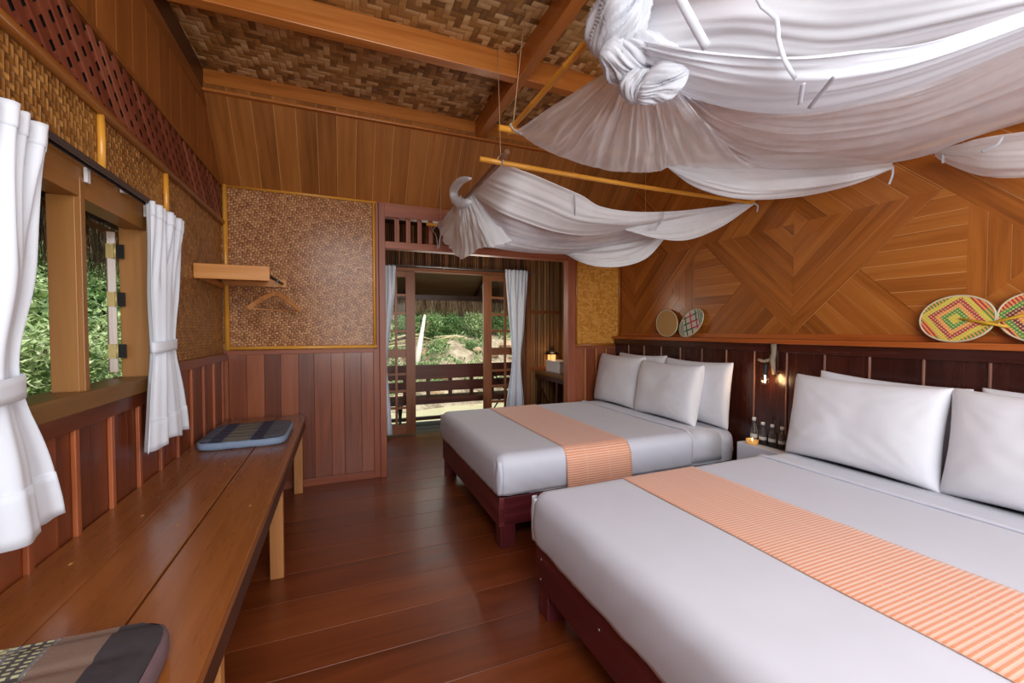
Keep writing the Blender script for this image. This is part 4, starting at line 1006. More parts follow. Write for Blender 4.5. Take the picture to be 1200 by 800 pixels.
def make_bed(y0, y1, w, seed):
    x0, x1 = w['x0'], 2.995
    bd = thing('platform_bed', w['bed'], 'bed')
    m = MB(); m.box(x0, x0+.035, y0, y1, .145, .335, 1); m.build('foot_rail', M['bed'], bd, bevel=.004)
    for yy in (y0+.0, y1-.035):
        m = MB(); m.box(x0+.035, x1, yy, yy+.035, .150, .332, 0); m.build('side_rail', M['bed'], bd, bevel=.004)
    for xx in (x0+.012, x1-.15):
        for yy in (y0+.004, y1-.105):
            m = MB(); m.box(xx+.0, xx+.10, yy, yy+.10, 0, .150, 2); m.build('leg', M['bed'], bd, bevel=.004)
    m = MB()
    for k in range(8): m.box(x0+.1+k*.24, x0+.2+k*.24, y0+.03, y1-.03, .28, .30, 1)
    m.build('slat', M['bed'], bd)
    if w['screws']:
        m = MB()
        for yy, zz in ((y1-.06, .29), (y1-.055, .19), (y1-.55, .27), (y1-.95, .25)): m.tube([(x0-.003, yy, zz), (x0+.002, yy, zz)], .006, 8)
        m.build('screw', M['steel'], bd)
    rebase(bd)
    mt = softbox(x0+.004, 2.985, y0-.016, y1+.016, .345, .598, .08, amp=.006, seed=seed, wr=.009).build('mattress', M['sheet'], weld=True); tag(mt, w['mat'], 'mattress')
    bs = softbox(x0-.012, w['fold'], y0-.022, y1+.022, .352, .605, .062, openx=True, amp=.0025, seed=seed+1, wr=.005).build('bedspread', M['sheet'], weld=True, solid=.004); tag(bs, w['spread'], 'bedspread')
    P = []
    for i in range(61):
        t = i/60; row = []
        for (dx_, dz_) in ((-.010, .003), (-.012, .012), (-.002, .018), (.006, .014), (.01, .004), (.10, .001), (.30, .0005)):
            # follow the cloth cross-section over the mattress
            s_ = (t-.5)*2; yc, hw = (y0+y1)/2, (y1-y0)/2+.026
            if abs(s_) < .82: y_ = yc + s_/.82*(hw-.085); z_ = .604
            else:
                a = min(1, (abs(s_)-.82)/.09)*PI/2; y_ = yc + math.copysign(hw-.085+.085*math.sin(a), s_); z_ = .519+.085*math.cos(a)
                if abs(s_) > .91: z_ -= (abs(s_)-.91)/.09*.15
            row.append((w['fold']+dx_+.006*math.sin(t*9+seed)*(1 if dx_ < .05 else 0), y_ + (.004 if s_ > 0 else -.004)*(abs(s_) > .82), z_+dz_+.002*noise.noise(Vector((t*20, dx_*9, seed)))))
        P.append(row)
    m = MB(); m.grid(P, flip=True); f = m.build('folded_hem', M['sheet'], bs, solid=.003)
    for yy, sg in ((y0-.022, -1), (y1+.022, 1)):
        P = []
        for i in range(13):
            z_ = .358+.215*i/12; k = math.sin(PI*min(1, i/12*1.05)); bx__ = x0-.012
            P.append([(bx__+.028, yy-sg*.004*0+sg*(.014*k), z_), (bx__+.014, yy+sg*(.020*k+.002), z_), (bx__+.004+.004*fn(i*.5, seed), yy+sg*(.016*k+.0), z_), (bx__-.004, yy-sg*.010, z_), (bx__-.012*k, yy-sg*.026, z_), (bx__+.004, yy-sg*.05, z_)])
        m = MB(); m.grid(P, flip=(sg > 0)); m.build('corner_fold', M['sheet'], bs, solid=.003)
    R_ = softbox(1.385, 1.885, y0-.030, y1+.030, .40, .612, .09, openx=True, amp=.0035, seed=seed+2, wr=.003)
    # only the band between the two long edges: rebuild as a strip
    yc, hw = (y0+y1)/2, (y1-y0)/2+.047; P = []
    for i in range(141):
        s_ = (i/140-.5)*2; drop = .21
        total = (hw-.09)+.09*PI/2+drop; d = abs(s_)*total
        if d < hw-.09: y_, z_ = d, .6115
        elif d < hw-.09+.09*PI/2: a = (d-hw+.09)/.09; y_, z_ = hw-.07+.07*math.sin(a)-.02*math.cos(a), .5215+.09*math.cos(a)
        else: y_, z_ = hw+.012*math.sin((d-hw+.09-.09*PI/2)/drop*2.2), .522-(d-(hw-.09+.09*PI/2))
        row = []
        for j in range(23):
            x_ = w['rx0'] + (w['rx1']-w['rx0'])*j/22 + .004*noise.noise(Vector((s_*4, seed, 0)))
            k = noise.noise(Vector((x_*2.2, s_*3, seed+5)))*.0035
            if z_ < .52: k += .005*noise.noise(Vector((x_*14, s_, seed)))
            row.append((x_, yc+math.copysign(y_+(k if z_ < .6 else 0), s_), z_+(k if z_ > .6 else 0)))
        P.append(row)
    m = MB(); m.grid(P, flip=True); o = m.build('bed_runner', M['runner'], solid=.003); tag(o, w['run'], 'bed runner')
far = make_bed(2.475, 4.06, dict(x0=.925, fold=2.508, rx0=1.39, rx1=1.915, screws=False,
    bed='dark red wooden platform bed frame nearest the back wall', mat='white sheeted mattress of the bed nearest the back wall',
    spread='white bedspread tucked over the bed nearest the back wall', run='orange striped runner across the bed nearest the back wall'), 1)
near = make_bed(.20, 1.865, dict(x0=.892, fold=2.45, rx0=1.39, rx1=1.885, screws=True,
    bed='dark red wooden platform bed frame closest to the viewer', mat='white sheeted mattress of the bed closest to the viewer',
    spread='white bedspread tucked over the bed closest to the viewer', run='orange striped runner across the bed closest to the viewer'), 5)

# ------------------------------------------------------------------ pillows
def pillow(label, xb, yc, w, h, t, tilt, seed, group=None, zbase=.602, roll=0):
    N = 34; m = MB()
    def pt(u, v, s):
        # outline pulled in between corners, corners pointed
        ex = 1 - .055*(1-v*v)*abs(u)**3 - 0; ey = 1 - .075*(1-u*u)*abs(v)**3
        x = u*w/2*ex; z = v*h/2*ey
        e = max(0, (1-abs(u)**3.2))*max(0, (1-abs(v)**3.2)); th = t/2*e**.42
        c = 1 + .12*noise.noise(Vector((u*1.6, v*1.6, seed)))
        # puckers fanning out of the corners
        for cu in (-1, 1):
            for cv in (-1, 1):
                a = math.atan2(v-cv, u-cu); d = math.hypot(u-cu, v-cv)
                c += .10*math.sin(a*22+seed)*math.exp(-d*3.2)
        th *= c
        th += .004*noise.noise(Vector((u*5, v*5, seed+s)))*e
        return (s*th, x, z)
    for s in (-1, 1):
        P = [[pt(-1+2*j/N, -1+2*i/N, s) for j in range(N+1)] for i in range(N+1)]
        m.grid(P, flip=(s < 0))
    o = m.build('pillow', M['pillow'], weld=True, subsurf=1)
    o.rotation_euler = (roll, tilt, 0); o.location = (xb, yc, zbase + h/2*math.cos(tilt)-.008)
    tag(o, label, 'pillow', group); return o
pillow('white pillow leaning at the head of the far bed, front row beside the back wall', 2.775, 3.745, .77, .56, .19, .20, 1)
pillow('plump white pillow in the front row of the far bed, next to the nightstand', 2.755, 3.00, .78, .53, .21, .20, 2)
pillow('white pillow mostly hidden behind the front row, in the headboard corner by the back wall', 2.905, 3.56, .76, .57, .13, .10, 3)
pillow('white back pillow of the far bed, its side showing next to the nightstand', 2.895, 2.81, .76, .555, .14, .10, 4)
pillow('large white pillow in the front row of the near bed beside the nightstand', 2.755, 1.470, .79, .535, .21, .20, 5)
pillow('large white front pillow of the near bed cut by the right picture edge', 2.765, .705, .80, .535, .21, .20, 6)
pillow('white back pillow of the near bed, its corner peeking up by the wall lamp', 2.90, 1.43, .74, .535, .14, .10, 7, roll=.045)
pillow('white back pillow of the near bed at the right picture edge, mostly hidden', 2.905, .66, .76, .53, .14, .10, 8)

# ------------------------------------------------------------------ headboard
hb = thing('headboard', 'long dark brown panelled headboard with an orange-brown ledge running along the right wall', 'headboard')
hy1 = 4.155; M['batten_highlight'] = wood('headboard_batten_highlight', srgb(96, 56, 44), srgb(146, 100, 84), srgb(190, 146, 130), .3, .3, coat=.2)  # battens coloured pale to carry the highlight lines on the headboard
bt = [3.894-.2597*k for k in range(0, 18)]; ed = [hy1] + [b for b in bt if b > -.4] + [-.5]
for a, b in zip(ed[:-1], ed[1:]):
    m = MB(); m.box(3.03, 3.05, b+.001, a-.001, .0, 1.235, 2); m.build('panel', M['head'], hb, bevel=.002)
for b in ed[1:-1]:
    m = MB(); m.box(3.019, 3.03, b-.006, b+.006, .30, 1.235, 2); q = m.build('batten', M['batten_highlight'], hb, bevel=.004)
m = MB(); m.box(3.012, 3.05, -.5, hy1, 1.235, 1.298, 1); m.build('top_rail', M['head'], hb, bevel=.003)
m = MB(); m.box(2.985, 3.087, -.5, hy1+.003, 1.298, 1.332, 1); m.build('ledge', M['cap'], hb, bevel=.005)
m = MB(); m.box(3.05, 3.087, -.5, hy1, 0, 1.298, 1); m.build('backing', M['head'], hb)
rebase(hb)
trm = MB(); trm.box(XR-.018, XR, -.5, YB-.02, 1.332, 1.372); trim(trm, M['cap'], .003)

# ------------------------------------------------------------------ nightstand with bottles, tray and candle
ns = thing('nightstand', 'low nightstand covered with a white cloth between the two beds', 'nightstand')
m = MB(); m.box(2.80, 3.012, 1.94, 2.30, .36, .550); m.build('cloth_top', M['sheet'], ns, bevel=.006)
m = MB(); m.box(2.81, 3.01, 1.95, 2.29, .12, .362); m.build('cabinet_body', M['bed'], ns, bevel=.003)
for xx in (2.812, 2.96):
    for yy in (1.955, 2.24): m = MB(); m.box(xx, xx+.04, yy, yy+.04, 0, .13, 2); m.build('leg', M['bed'], ns, bevel=.003)
m = MB(); m.box(2.80, 2.81, 1.965, 2.275, .15, .345); d_ = m.build('drawer', M['bed'], ns, bevel=.003); m = MB(); m.tube([(2.80, 2.12, .25), (2.783, 2.12, .25)], .012, 10); m.build('knob', M['brass'], d_)
rebase(ns)
ty = thing('serving_tray', 'thin dark wire-edged tray holding the bottles on the nightstand', 'tray')
tx0, tx1, ty0, ty1 = 2.875, 2.995, 1.99, 2.285
m = MB(); m.box(tx0, tx1, ty0, ty1, .551, .557); m.build('tray_plate', plain('mirror_tray', srgb(120, 122, 125), .15, .9), ty, bevel=.001)
m = MB()
for z in (.560, .584): m.tube([(tx0, ty0, z), (tx1, ty0, z), (tx1, ty1, z), (tx0, ty1, z), (tx0, ty0, z)], .003, 6)
for k in range(7):
    f = k/6
    for p in ((tx0+(tx1-tx0)*f, ty0), (tx0+(tx1-tx0)*f, ty1), (tx0, ty0+(ty1-ty0)*f), (tx1, ty0+(ty1-ty0)*f)): m.tube([(p[0], p[1], .555), (p[0], p[1], .584)], .0022, 6)
m.build('tray_rim', M['iron'], ty); rebase(ty)
g = G('bottle_glass'); b_ = g.bsdf((.86, .88, .88, 1), .04, None, Transmission_Weight=.92, IOR=1.42); M['bottle'] = b_
M['label'] = plain('paper_label', srgb(216, 216, 214), .6)
lab = ['slim glass water bottle with a white cap, standing nearest the candle', 'second glass water bottle from the candle, on the tray', 'third glass water bottle from the candle, on the tray', 'glass water bottle on the tray nearest the large pillow']
for i, (bx_, by_) in enumerate(((2.92, 2.25), (2.93, 2.185), (2.94, 2.118), (2.95, 2.05))):
    t = thing('water_bottle', lab[i], 'bottle', 'bottles on the nightstand'); z0 = .5575; s = (1.12, .96, .93, .9)[i]
    m = MB(); m.lathe((bx_, by_, z0), [(0, 0), (.022, 0), (.025, .004), (.025, .07*s), (.021, .09*s), (.0115, .115*s), (.0105, .138*s), (.0, .138*s)], 18); m.build('bottle_body', M['bottle'], t)
    m = MB(); m.lathe((bx_, by_, z0), [(0, .136*s), (.013, .136*s), (.013, .158*s), (.0, .160*s)], 14); m.build('bottle_cap', M['white_plastic'], t)
    m = MB(); m.lathe((bx_, by_, z0), [(.0253, .022*s), (.0256, .024*s), (.0256, .046*s), (.0253, .048*s)], 18); m.build('paper_label', M['label'], t)
    rebase(t)
cd = thing('candle_holder', 'lit tea candle glowing in a small amber glass at the nightstand edge', 'candle')
m = MB(); m.lathe((2.838, 2.20, .5505), [(0, 0), (.030, 0), (.038, .006), (.042, .036), (.040, .036), (.035, .010), (0, .008)], 24)
g = G('amber_glass'); ag = g.bsdf(srgb(244, 196, 120), .2, None, Emission_Color=(1, .5, .12, 1), Emission_Strength=.2, Transmission_Weight=.3); m.build('glass_cup', ag, cd)
m = MB(); m.lathe((2.838, 2.20, .5585), [(0, 0), (.032, 0), (.032, .016), (0, .017)], 20); m.build('wax', plain('wax', srgb(248, 226, 176), .5), cd)
m = MB(); m.lathe((2.838, 2.20, .575), [(0, 0), (.004, .004), (.005, .010), (.0, .022)], 10); m.build('flame', emit('flame', (1, .55, .16, 1), 18), cd); rebase(cd)

# ------------------------------------------------------------------ wall lamp made from a branch
lp = thing('branch_wall_lamp', 'wall lamp of a grey branch with a bare glowing bulb on the headboard', 'lamp')
g = G('grey_branch'); x, y, z = g.obj(); nz = g.noise(g.xyz(x*40, y*40, z*12), 1, 4)
M['branch'] = g.bsdf(g.mixc(nz, srgb(84, 70, 56), srgb(164, 148, 128)), .8, g.bump(nz, .5, .004))
m = MB(); m.tube([(2.985, 2.150, 1.297), (2.982, 2.146, 1.23), (2.975, 2.152, 1.18), (2.978, 2.146, 1.12), (2.985, 2.142, 1.07)], [.020, .018, .021, .016, .012], 10)
m.tube([(2.978, 2.150, 1.185), (2.955, 2.20, 1.165), (2.945, 2.225, 1.172), (2.94, 2.240, 1.178)], [.014, .012, .011, .010], 8); m.build('branch', M['branch'], lp)
m = MB(); m.box(2.994, 3.018, 2.125, 2.17, 1.10, 1.25); m.build('mounting_plate', M['head'], lp, bevel=.003)
m = MB(); m.lathe((2.945, 2.185, 1.062), [(0, 0), (.017, 0), (.018, .01), (.018, .075), (.012, .088), (0, .09)], 16); m.build('socket', M['iron'], lp)
m = MB(); m.lathe((2.945, 2.185, .985), [(0, 0), (.015, .004), (.026, .018), (.030, .034), (.027, .052), (.016, .070), (.013, .078)], 20); m.build('bulb', glass('bulb_glass', .02, (1, .96, .9, 1)), lp)
m = MB(); m.tube([(2.945, 2.185, 1.06), (2.945+.006, 2.190, 1.03), (2.945, 2.185, 1.008), (2.945-.006, 2.180, 1.03), (2.945, 2.185, 1.058)], .0028, 6); m.build('filament', emit('filament', (1, .62, .25, 1), 120), lp); rebase(lp)

# ------------------------------------------------------------------ woven fans on the ledge
def fanmat(name, cols, mode, base):
    g = G(name); u, v = g.uv()
    def frac(a): return g.m('FRACT', a)
    if mode == 0:      # nested squares with dotted bands
        a = g.m('ABSOLUTE', u*.8+v*.6); b = g.m('ABSOLUTE', v*.8-u*.6); r = g.m('MAXIMUM', a, b)
        band = g.ramp(r*4.6, [(0, cols[0]), (.10, cols[1]), (.20, cols[2]), (.28, cols[3]), (.38, cols[0]), (.50, cols[1]), (.60, cols[3]), (.72, cols[2]), (.82, cols[1])], 'CONSTANT')
        dots = g.m('MULTIPLY', g.m('GREATER_THAN', g.m('SINE', u*330)*g.m('SINE', v*330), .25), 1)
        s_ = g.m('GREATER_THAN', g.m('SINE', (u*.8+v*.6)*420), .0)
        col = g.mixc(g.m('MULTIPLY', dots, .7), band, cols[4])
        outer = g.m('GREATER_THAN', r, .105)
        col = g.mixc(outer, col, g.mixc(s_, cols[2], cols[1]))
        side = g.m('GREATER_THAN', g.m('SINE', (v*.8-u*.6)*28+1), .2)
        col = g.mixc(g.m('MULTIPLY', outer, g.m('MULTIPLY', side, s_)), col, cols[3])
    elif mode == 1:    # pale orange basket
        n = g.noise(g.xyz(u*60, v*60), 1, 3); w_ = g.m('GREATER_THAN', g.m('SINE', u*300)*g.m('SINE', v*300), 0)
        col = g.mixc(w_, g.ramp(n, [(.35, cols[0]), (.5, cols[1]), (.65, cols[2])]), cols[3])
    else:              # grid
        a = frac((u*.94+v*.34)*16); b = frac((v*.94-u*.34)*16)
        line = g.m('MAXIMUM', g.m('LESS_THAN', a, .22), g.m('LESS_THAN', b, .22)); diag = g.m('GREATER_THAN', g.m('SINE', (u+v)*26+.6), .1)
        col = g.mixc(line, cols[0], g.mixc(diag, cols[1], cols[2]))
        r = g.m('ABSOLUTE', u*.94+v*.34); out = g.m('GREATER_THAN', r, .085); st_ = g.m('GREATER_THAN', g.m('SINE', r*330), .0)
        col = g.mixc(out, col, g.mixc(st_, cols[0], cols[1]))
    tw = g.m('SINE', u*900)*g.m('SINE', v*900)
    return g.bsdf(col, .6, g.bump(tw, .4, .003))
def fan(label, yc, w, h, tilt, mat, handle=None, hl=.16, egg=0):
    t = thing('woven_fan', label, 'fan'); m = MB(); N = 48
    lo_ = 0; pts = []
    for k in range(N):
        a = 2*PI*k/N; x_, z_ = w/2*math.cos(a)*(1+egg*math.sin(a)), h/2*math.sin(a)
        pts.append((x_*math.cos(tilt)-z_*math.sin(tilt), x_*math.sin(tilt)+z_*math.cos(tilt)))
    lo_ = min(p[1] for p in pts); zc = 1.3335-lo_+.004
    lean = .16
    def W(p, off=0): zz = p[1]-lo_; return (3.072 - (1-zz/(h))*.035 - off, yc + p[0], 1.3375 + zz*.995)
    fr = [W(p, .003) for p in pts]; bk_ = [W(p, -.003) for p in pts]
    uvs = list(pts)
    c = W((0, 0), .005)
    for k in range(N):
        k2 = (k+1) % N
        m.face([c, fr[k2], fr[k]], [(0, 0), (-pts[k2][0], pts[k2][1]), (-pts[k][0], pts[k][1])], (.5, .5)); m.face([W((0, 0), -.003), bk_[k], bk_[k2]], [(0, 0), (pts[k][0], pts[k][1]), (pts[k2][0], pts[k2][1])], (.5, .5))
    m.build('woven_face', mat, t)
    m = MB(); m.tube([W(p) for p in pts]+[W(pts[0])], .0052, 8, cap=False); m.build('rim', M['rim'], t)
    if handle:
        (a, b) = handle; m = MB(); A, B = Vector(W(a, .010)), Vector(W(b, .016)); m.tube([A, (A+B)/2, B], [.005, .007, .007], 8); m.build('handle', M['handle'], t)
    rebase(t)
M['rim'] = plain('pale_cane_rim', srgb(200, 190, 160), .6); M['handle'] = plain('yellow_handle', srgb(204, 160, 40), .5)
Rd, Gn, Yl, Og, Wh = srgb(176, 44, 62), srgb(74, 140, 60), srgb(210, 190, 60), srgb(232, 150, 74), srgb(226, 206, 130)
fan('large red, green and yellow woven fan leaning above the near bed, whole', 1.182, .298, .246, -.06, fanmat('fan_bright', [Yl, Gn, Og, Rd, Wh], 0, 0), ((-.02, -.0), (-.20, -.045)))
fan('large red and purple woven fan cut by the right picture edge, above the near bed', .885, .290, .24, .30, fanmat('fan_purple', [Gn, Rd, Og, srgb(120, 24, 60), Wh], 0, 0), ((.19, -.035), (-.02, .035)))
fan('small pale orange woven fan on the ledge above the far bed', 3.335, .31, .255, .5, fanmat('fan_pale', [srgb(206, 120, 66), srgb(160, 156, 74), srgb(216, 140, 88), srgb(190, 140, 96)], 1, 0))
fan('small woven fan with green and pink squares on the ledge above the far bed', 3.02, .31, .215, -.72, fanmat('fan_grid', [srgb(206, 200, 176), srgb(34, 92, 70), srgb(188, 32, 84)], 2, 0))
# ------------------------------------------------------------------ curtains
def curtain(name, label, org, a, nrm, secs, pleats, amp, tie=None, seed=0, head=.07, hem=.12, mat='curtain', group=None):
    """secs: (z, s0, s1, ampfactor) from top to bottom, s along direction a"""
    t = thing(name, label, 'curtain', group)
    a, nrm, org = Vector(a), Vector(nrm), Vector(org)
    NU, zt, zb = pleats*14, secs[0][0], secs[-1][0]
    def sec(z):
        for p, q in zip(secs[:-1], secs[1:]):
            if p[0] >= z >= q[0]:
                f = (p[0]-z)/(p[0]-q[0]); 
                return [p[i]+(q[i]-p[i])*f for i in (1, 2, 3)]
        return list(secs[-1][1:])
    def sm(z):   # smoothed profile
        r = [0, 0, 0]; 
        for d in (-.06, -.03, 0, .03, .06):
            q = sec(min(zt, max(zb, z+d))); r = [r[i]+q[i]/5 for i in range(3)]
        return r
    def P(z, off=0.0):
        s0, s1, k = sm(z); row = []
        for j in range(NU+1):
            u = j/NU; drift = .10*fn(z*1.3, seed)+.25*fn(u*3+z*.8, seed+1)
            ph = 2*PI*pleats*u + drift*2*(zt-z)*1.2
            top = max(0, 1-(zt-z)/.12)
            hi_ = max(.22, min(1, 1-(zt-z-.10)/.45)); w_ = math.sin(ph) ; w_ = w_*(1-top) + top*(1 if w_ > 0 else -1)*abs(w_)**.35
            d = amp*k*(w_*hi_ + .35*math.sin(ph*.5+seed)*hi_ + (1-hi_)*1.5*math.sin(2*PI*2.6*u+seed+.5*fn(z*1.5, seed+6))) + .012*fn(u*2.5, seed+5, z*2)
            s = s0+(s1-s0)*u + .006*fn(u*9, seed+8, z*3)
            zz = z + (.006*math.sin(ph*.5+1) if z < zb+.01 else 0)
            row.append(org + a*s + nrm*(d+off) + Vector((0, 0, zz)))
        return row
    zs = [zt-(zt-zb)*i/70 for i in range(71)]
    m = MB(); m.grid([P(z) for z in zs]); m.build('curtain_cloth', M[mat], t, solid=.002)
    m = MB(); m.grid([P(zt-head*i/4+.001, .0022) for i in range(5)]); m.build('heading_tape', M[mat], t, solid=.003)
    m = MB(); m.grid([P(zb+hem*i/5, .002) for i in range(5, -1, -1)]); m.build('hem', M[mat], t, solid=.003)
    if tie:
        z0, z1 = tie; s0, s1, k = sm((z0+z1)/2); m = MB(); N = 40; c = (s0+s1)/2; hw = (s1-s0)/2+.008; dp = amp*k*1.3+.016
        m.grid([[org + a*(c+hw*math.cos(2*PI*j/N)) + nrm*(dp*math.sin(2*PI*j/N)) + Vector((0, 0, z0+(z1-z0)*i/3 + .006*math.cos(2*PI*j/N))) for j in range(N+1)] for i in range(4)])
        m.build('tieback', M[mat], t, solid=.003)
    rebase(t)
xc = X+.075
curtain('window_curtain', 'white pleated curtain tied in the middle on the far side of the left window', (xc, 0, 0), (0, 1, 0), (1, 0, 0),
    [(2.015, 2.50, 2.955, 1), (1.90, 2.50, 2.93, 1), (1.62, 2.49, 2.86, .9), (1.36, 2.515, 2.775, .7), (1.28, 2.515, 2.77, .7), (1.10, 2.44, 2.86, .9), (.835, 2.38, 2.955, 1)], 7, .020, (1.30, 1.352), 3, hem=.14)
curtain('window_curtain', 'white tied curtain on the near side of the left window, at the picture edge', (xc, 0, 0), (0, 1, 0), (1, 0, 0),
    [(2.015, 1.22, 1.755, 1), (1.86, 1.22, 1.72, 1), (1.55, 1.25, 1.68, .9), (1.33, 1.32, 1.585, .6), (1.22, 1.32, 1.60, .6), (1.05, 1.24, 1.70, .9), (.815, 1.16, 1.775, 1)], 8, .022, (1.21, 1.275), 9, hem=.15)
curtain('door_curtain', 'narrow white curtain at the left side of the glazed doors', (0, 5.58, 0), (1, 0, 0), (0, -1, 0),
    [(2.235, .475, .675, 1), (1.9, .475, .66, 1), (1.1, .475, .56, .7), (.95, .475, .55, .7), (.5, .475, .585, .9), (.05, .475, .61, 1)], 4, .020, None, 4, hem=.08)
curtain('door_curtain', 'white curtain gathered low at the right side of the glazed doors', (0, 5.58, 0), (1, 0, 0), (0, -1, 0),
    [(2.265, 2.18, 2.53, 1), (1.9, 2.20, 2.52, 1), (1.35, 2.255, 2.47, .8), (1.08, 2.285, 2.43, .7), (.9, 2.28, 2.43, .7), (.5, 2.21, 2.47, .9), (.06, 2.16, 2.50, 1)], 6, .022, None, 7, hem=.08)

# ------------------------------------------------------------------ clothes rack shelf and hanger
M['shelf'] = wood('shelf_wood', srgb(158, 98, 42), srgb(206, 138, 70), srgb(226, 166, 100), .4, .15)
sf = thing('clothes_shelf', 'light wooden wall shelf with a short hanging rod in the back left corner', 'shelf')
m = MB(); m.box(X+.004, -.455, 3.395, 3.415, 1.752, 1.852, 0); m.build('front_board', M['shelf'], sf, bevel=.002)
m = MB(); m.box(X+.004, -.425, YB-.045, YB-.025, 1.775, 1.842, 0); m.build('back_board', M['shelf'], sf, bevel=.002)
m = MB(); m.box(X+.004, X+.024, 3.415, YB-.045, 1.752, 1.79, 1); m.build('side_ledger', M['shelf'], sf, bevel=.002)
m = MB(); m.box(X+.004, -.56, 3.415, YB-.045, 1.815, 1.835, 1); m.build('shelf_board', M['shelf'], sf, bevel=.002)
m = MB(); m.tube([(-.475, 3.40, 1.800), (-.47, 3.7, 1.800), (-.455, YB-.03, 1.806)], .011, 10); m.build('hanging_rod', M['iron'], sf); rebase(sf)
hg = thing('clothes_hanger', 'pale wooden clothes hanger hanging from the rod of the wall shelf', 'hanger')
hc = Vector((-.468, 3.78, 0)); hd = Vector((.40, .38, 0)).normalized(); zs = 1.672
def HP(s, z): q = hc + hd*s; return (q.x, q.y, z)
m = MB(); up = Vector((-hd.y, hd.x, 0))
arc = [(-.225, zs-.108), (-.17, zs-.066), (-.10, zs-.022), (-.03, zs+.018), (0, zs+.026), (.03, zs+.018), (.10, zs-.022), (.17, zs-.066), (.225, zs-.108)]
for (a, b), (c, d) in zip(arc[:-1], arc[1:]): m.bar(HP(a, b), HP(c, d), .012, .036, (0, 0, 1))
m.build('shoulder_bar', M['leg'], hg, bevel=.004)
m = MB(); m.tube([HP(-.21, zs-.106), HP(0, zs-.110), HP(.21, zs-.106)], .006, 8); m.build('trouser_bar', M['leg'], hg)
m = MB(); m.tube([HP(0, zs+.03), HP(0, zs+.09)] + [HP(0+.0, 1.776+.0)] , .002, 6)
m.tube([(hc.x+.018*math.cos(t), hc.y, 1.80+.018*math.sin(t)) for t in [(-1.57+k*.42) for k in range(11)]], .002, 6); m.build('hook', M['steel'], hg); rebase(hg)

# ------------------------------------------------------------------ mosquito nets and their frames
def frame(label, x0, x1, y0, y1, z, px0, py_lo, strings, mats):
    t = thing('net_frame', label, 'canopy frame')
    def pole(a, b, r, mat):
        a, b = Vector(a), Vector(b); n = 7; m = MB(); pts, rs = [], []
        L = (b-a).length; K = max(4, int(L/.30))
        for k in range(K):
            for f, rr in ((.02, 1.0), (.5, .97), (.94, 1.0), (.97, 1.16), (1.0, 1.02)):
                q = a+(b-a)*((k+f)/K); q.z -= .012*math.sin(PI*(k+f)/K); pts.append(q); rs.append(r*rr*(1-.15*(k+f)/K))
        m.tube(pts, rs, 12); return m.build('pole', mat, t)
    pole((px0, y1 if mats[2] else y0, z), (x1, y1 if mats[2] else y0, z), .016, mats[0])
    pole((px0, y0 if mats[2] else y1, z), (x1, y0 if mats[2] else y1, z), .016, mats[0])
    pole((x0, py_lo[0], z+.02), (x0, py_lo[1], z+.02), .015, mats[1])
    pole((x1-.03, y0-.05, z+.02), (x1-.03, y1+.05, z+.02), .015, mats[0])
    for (x, y, tx, ty) in strings:
        m = MB(); m.tube([(x, y, z+.02), (tx, ty, ZC)], .0022, 5); m.build('string', M['cord'], t)
    for (x, y) in [(s[0], s[1]) for s in strings[:2]]:
        m = MB(); m.tube([(x+.022*math.cos(q), y+.01*math.sin(q*2), z+.01+.024*math.sin(q)) for q in [k*.6 for k in range(24)]], .003, 5); m.build('string_knot', M['cord'], t)
    rebase(t)
frame('bamboo pole frame hung on strings above the far bed', .905, 3.06, 2.385, 4.02, 2.41, .765, (2.27, 4.08), [(.905, 2.385, .99, 2.66), (.90, 4.0, .90, 3.9), (3.0, 2.385, 3.0, 2.385), (3.0, 3.6, 3.0, 3.6)], (M['bamboo'], M['browncane'], False))
frame('bamboo pole frame hung on strings above the near bed', .82, 3.06, .32, 1.985, 2.41, .735, (.25, 2.06), [(.82, 1.985, 1.03, 2.30), (.82, .35, .9, .35), (3.0, 1.95, 3.0, 1.95), (3.0, .4, 3.0, .4)], (M['bamboo'], M['bamboo'], True))
sc_ = thing('string_coil', 'looped coil of thin beige cord hanging from the ceiling', 'cord')
m = MB()
for k in range(4):
    c = Vector((.82+.012*k, 2.0-.02*k, 3.17)); r = .05+.010*k
    m.tube([c+Vector((r*math.cos(q)*.8, .01*math.sin(q*3+k), r*1.5*math.sin(q))) for q in [j*PI/12 for j in range(25)]], .0014, 5)
m.tube([(.82, 2.0, 3.22), (.82, 2.0, ZC)], .0015, 5); m.build('loop', M['cord'], sc_)
rebase(sc_)

def lump(c, r, seed, amp=.22, axis=(0, 0, 1), nu=110, nv=40):
    """soft bunch of cloth with folds running from pole to pole along its axis"""
    m = MB(); c = Vector(c); P = []; ax = Vector(axis).normalized(); q = ax.to_track_quat('Z', 'Y')
    for i in range(nv+1):
        th = PI*i/nv; row = []
        for j in range(nu+1):
            ph = 2*PI*(j % nu)/nu; d = Vector((math.sin(th)*math.cos(ph), math.sin(th)*math.sin(ph), math.cos(th)))
            tw = ph + .9*th + .5*noise.noise(Vector((d.x, d.y, seed)))
            f = abs(noise.noise(Vector((math.cos(tw)*3.2, math.sin(tw)*3.2, seed+th*.5)))) + .5*abs(noise.noise(Vector((math.cos(tw)*8, math.sin(tw)*8, seed+4+th*.7))))
            g_ = noise.noise(d*1.1+Vector((seed, seed, 0)))
            k = 1 + .35*g_ + amp*(.5-2.2*f)*math.sin(th)
            row.append(c + q @ Vector((d.x*r[0]*k, d.y*r[1]*k, d.z*r[2]*(1+.2*g_))))
        P.append(row)
    m.grid(P, flip=True); return m
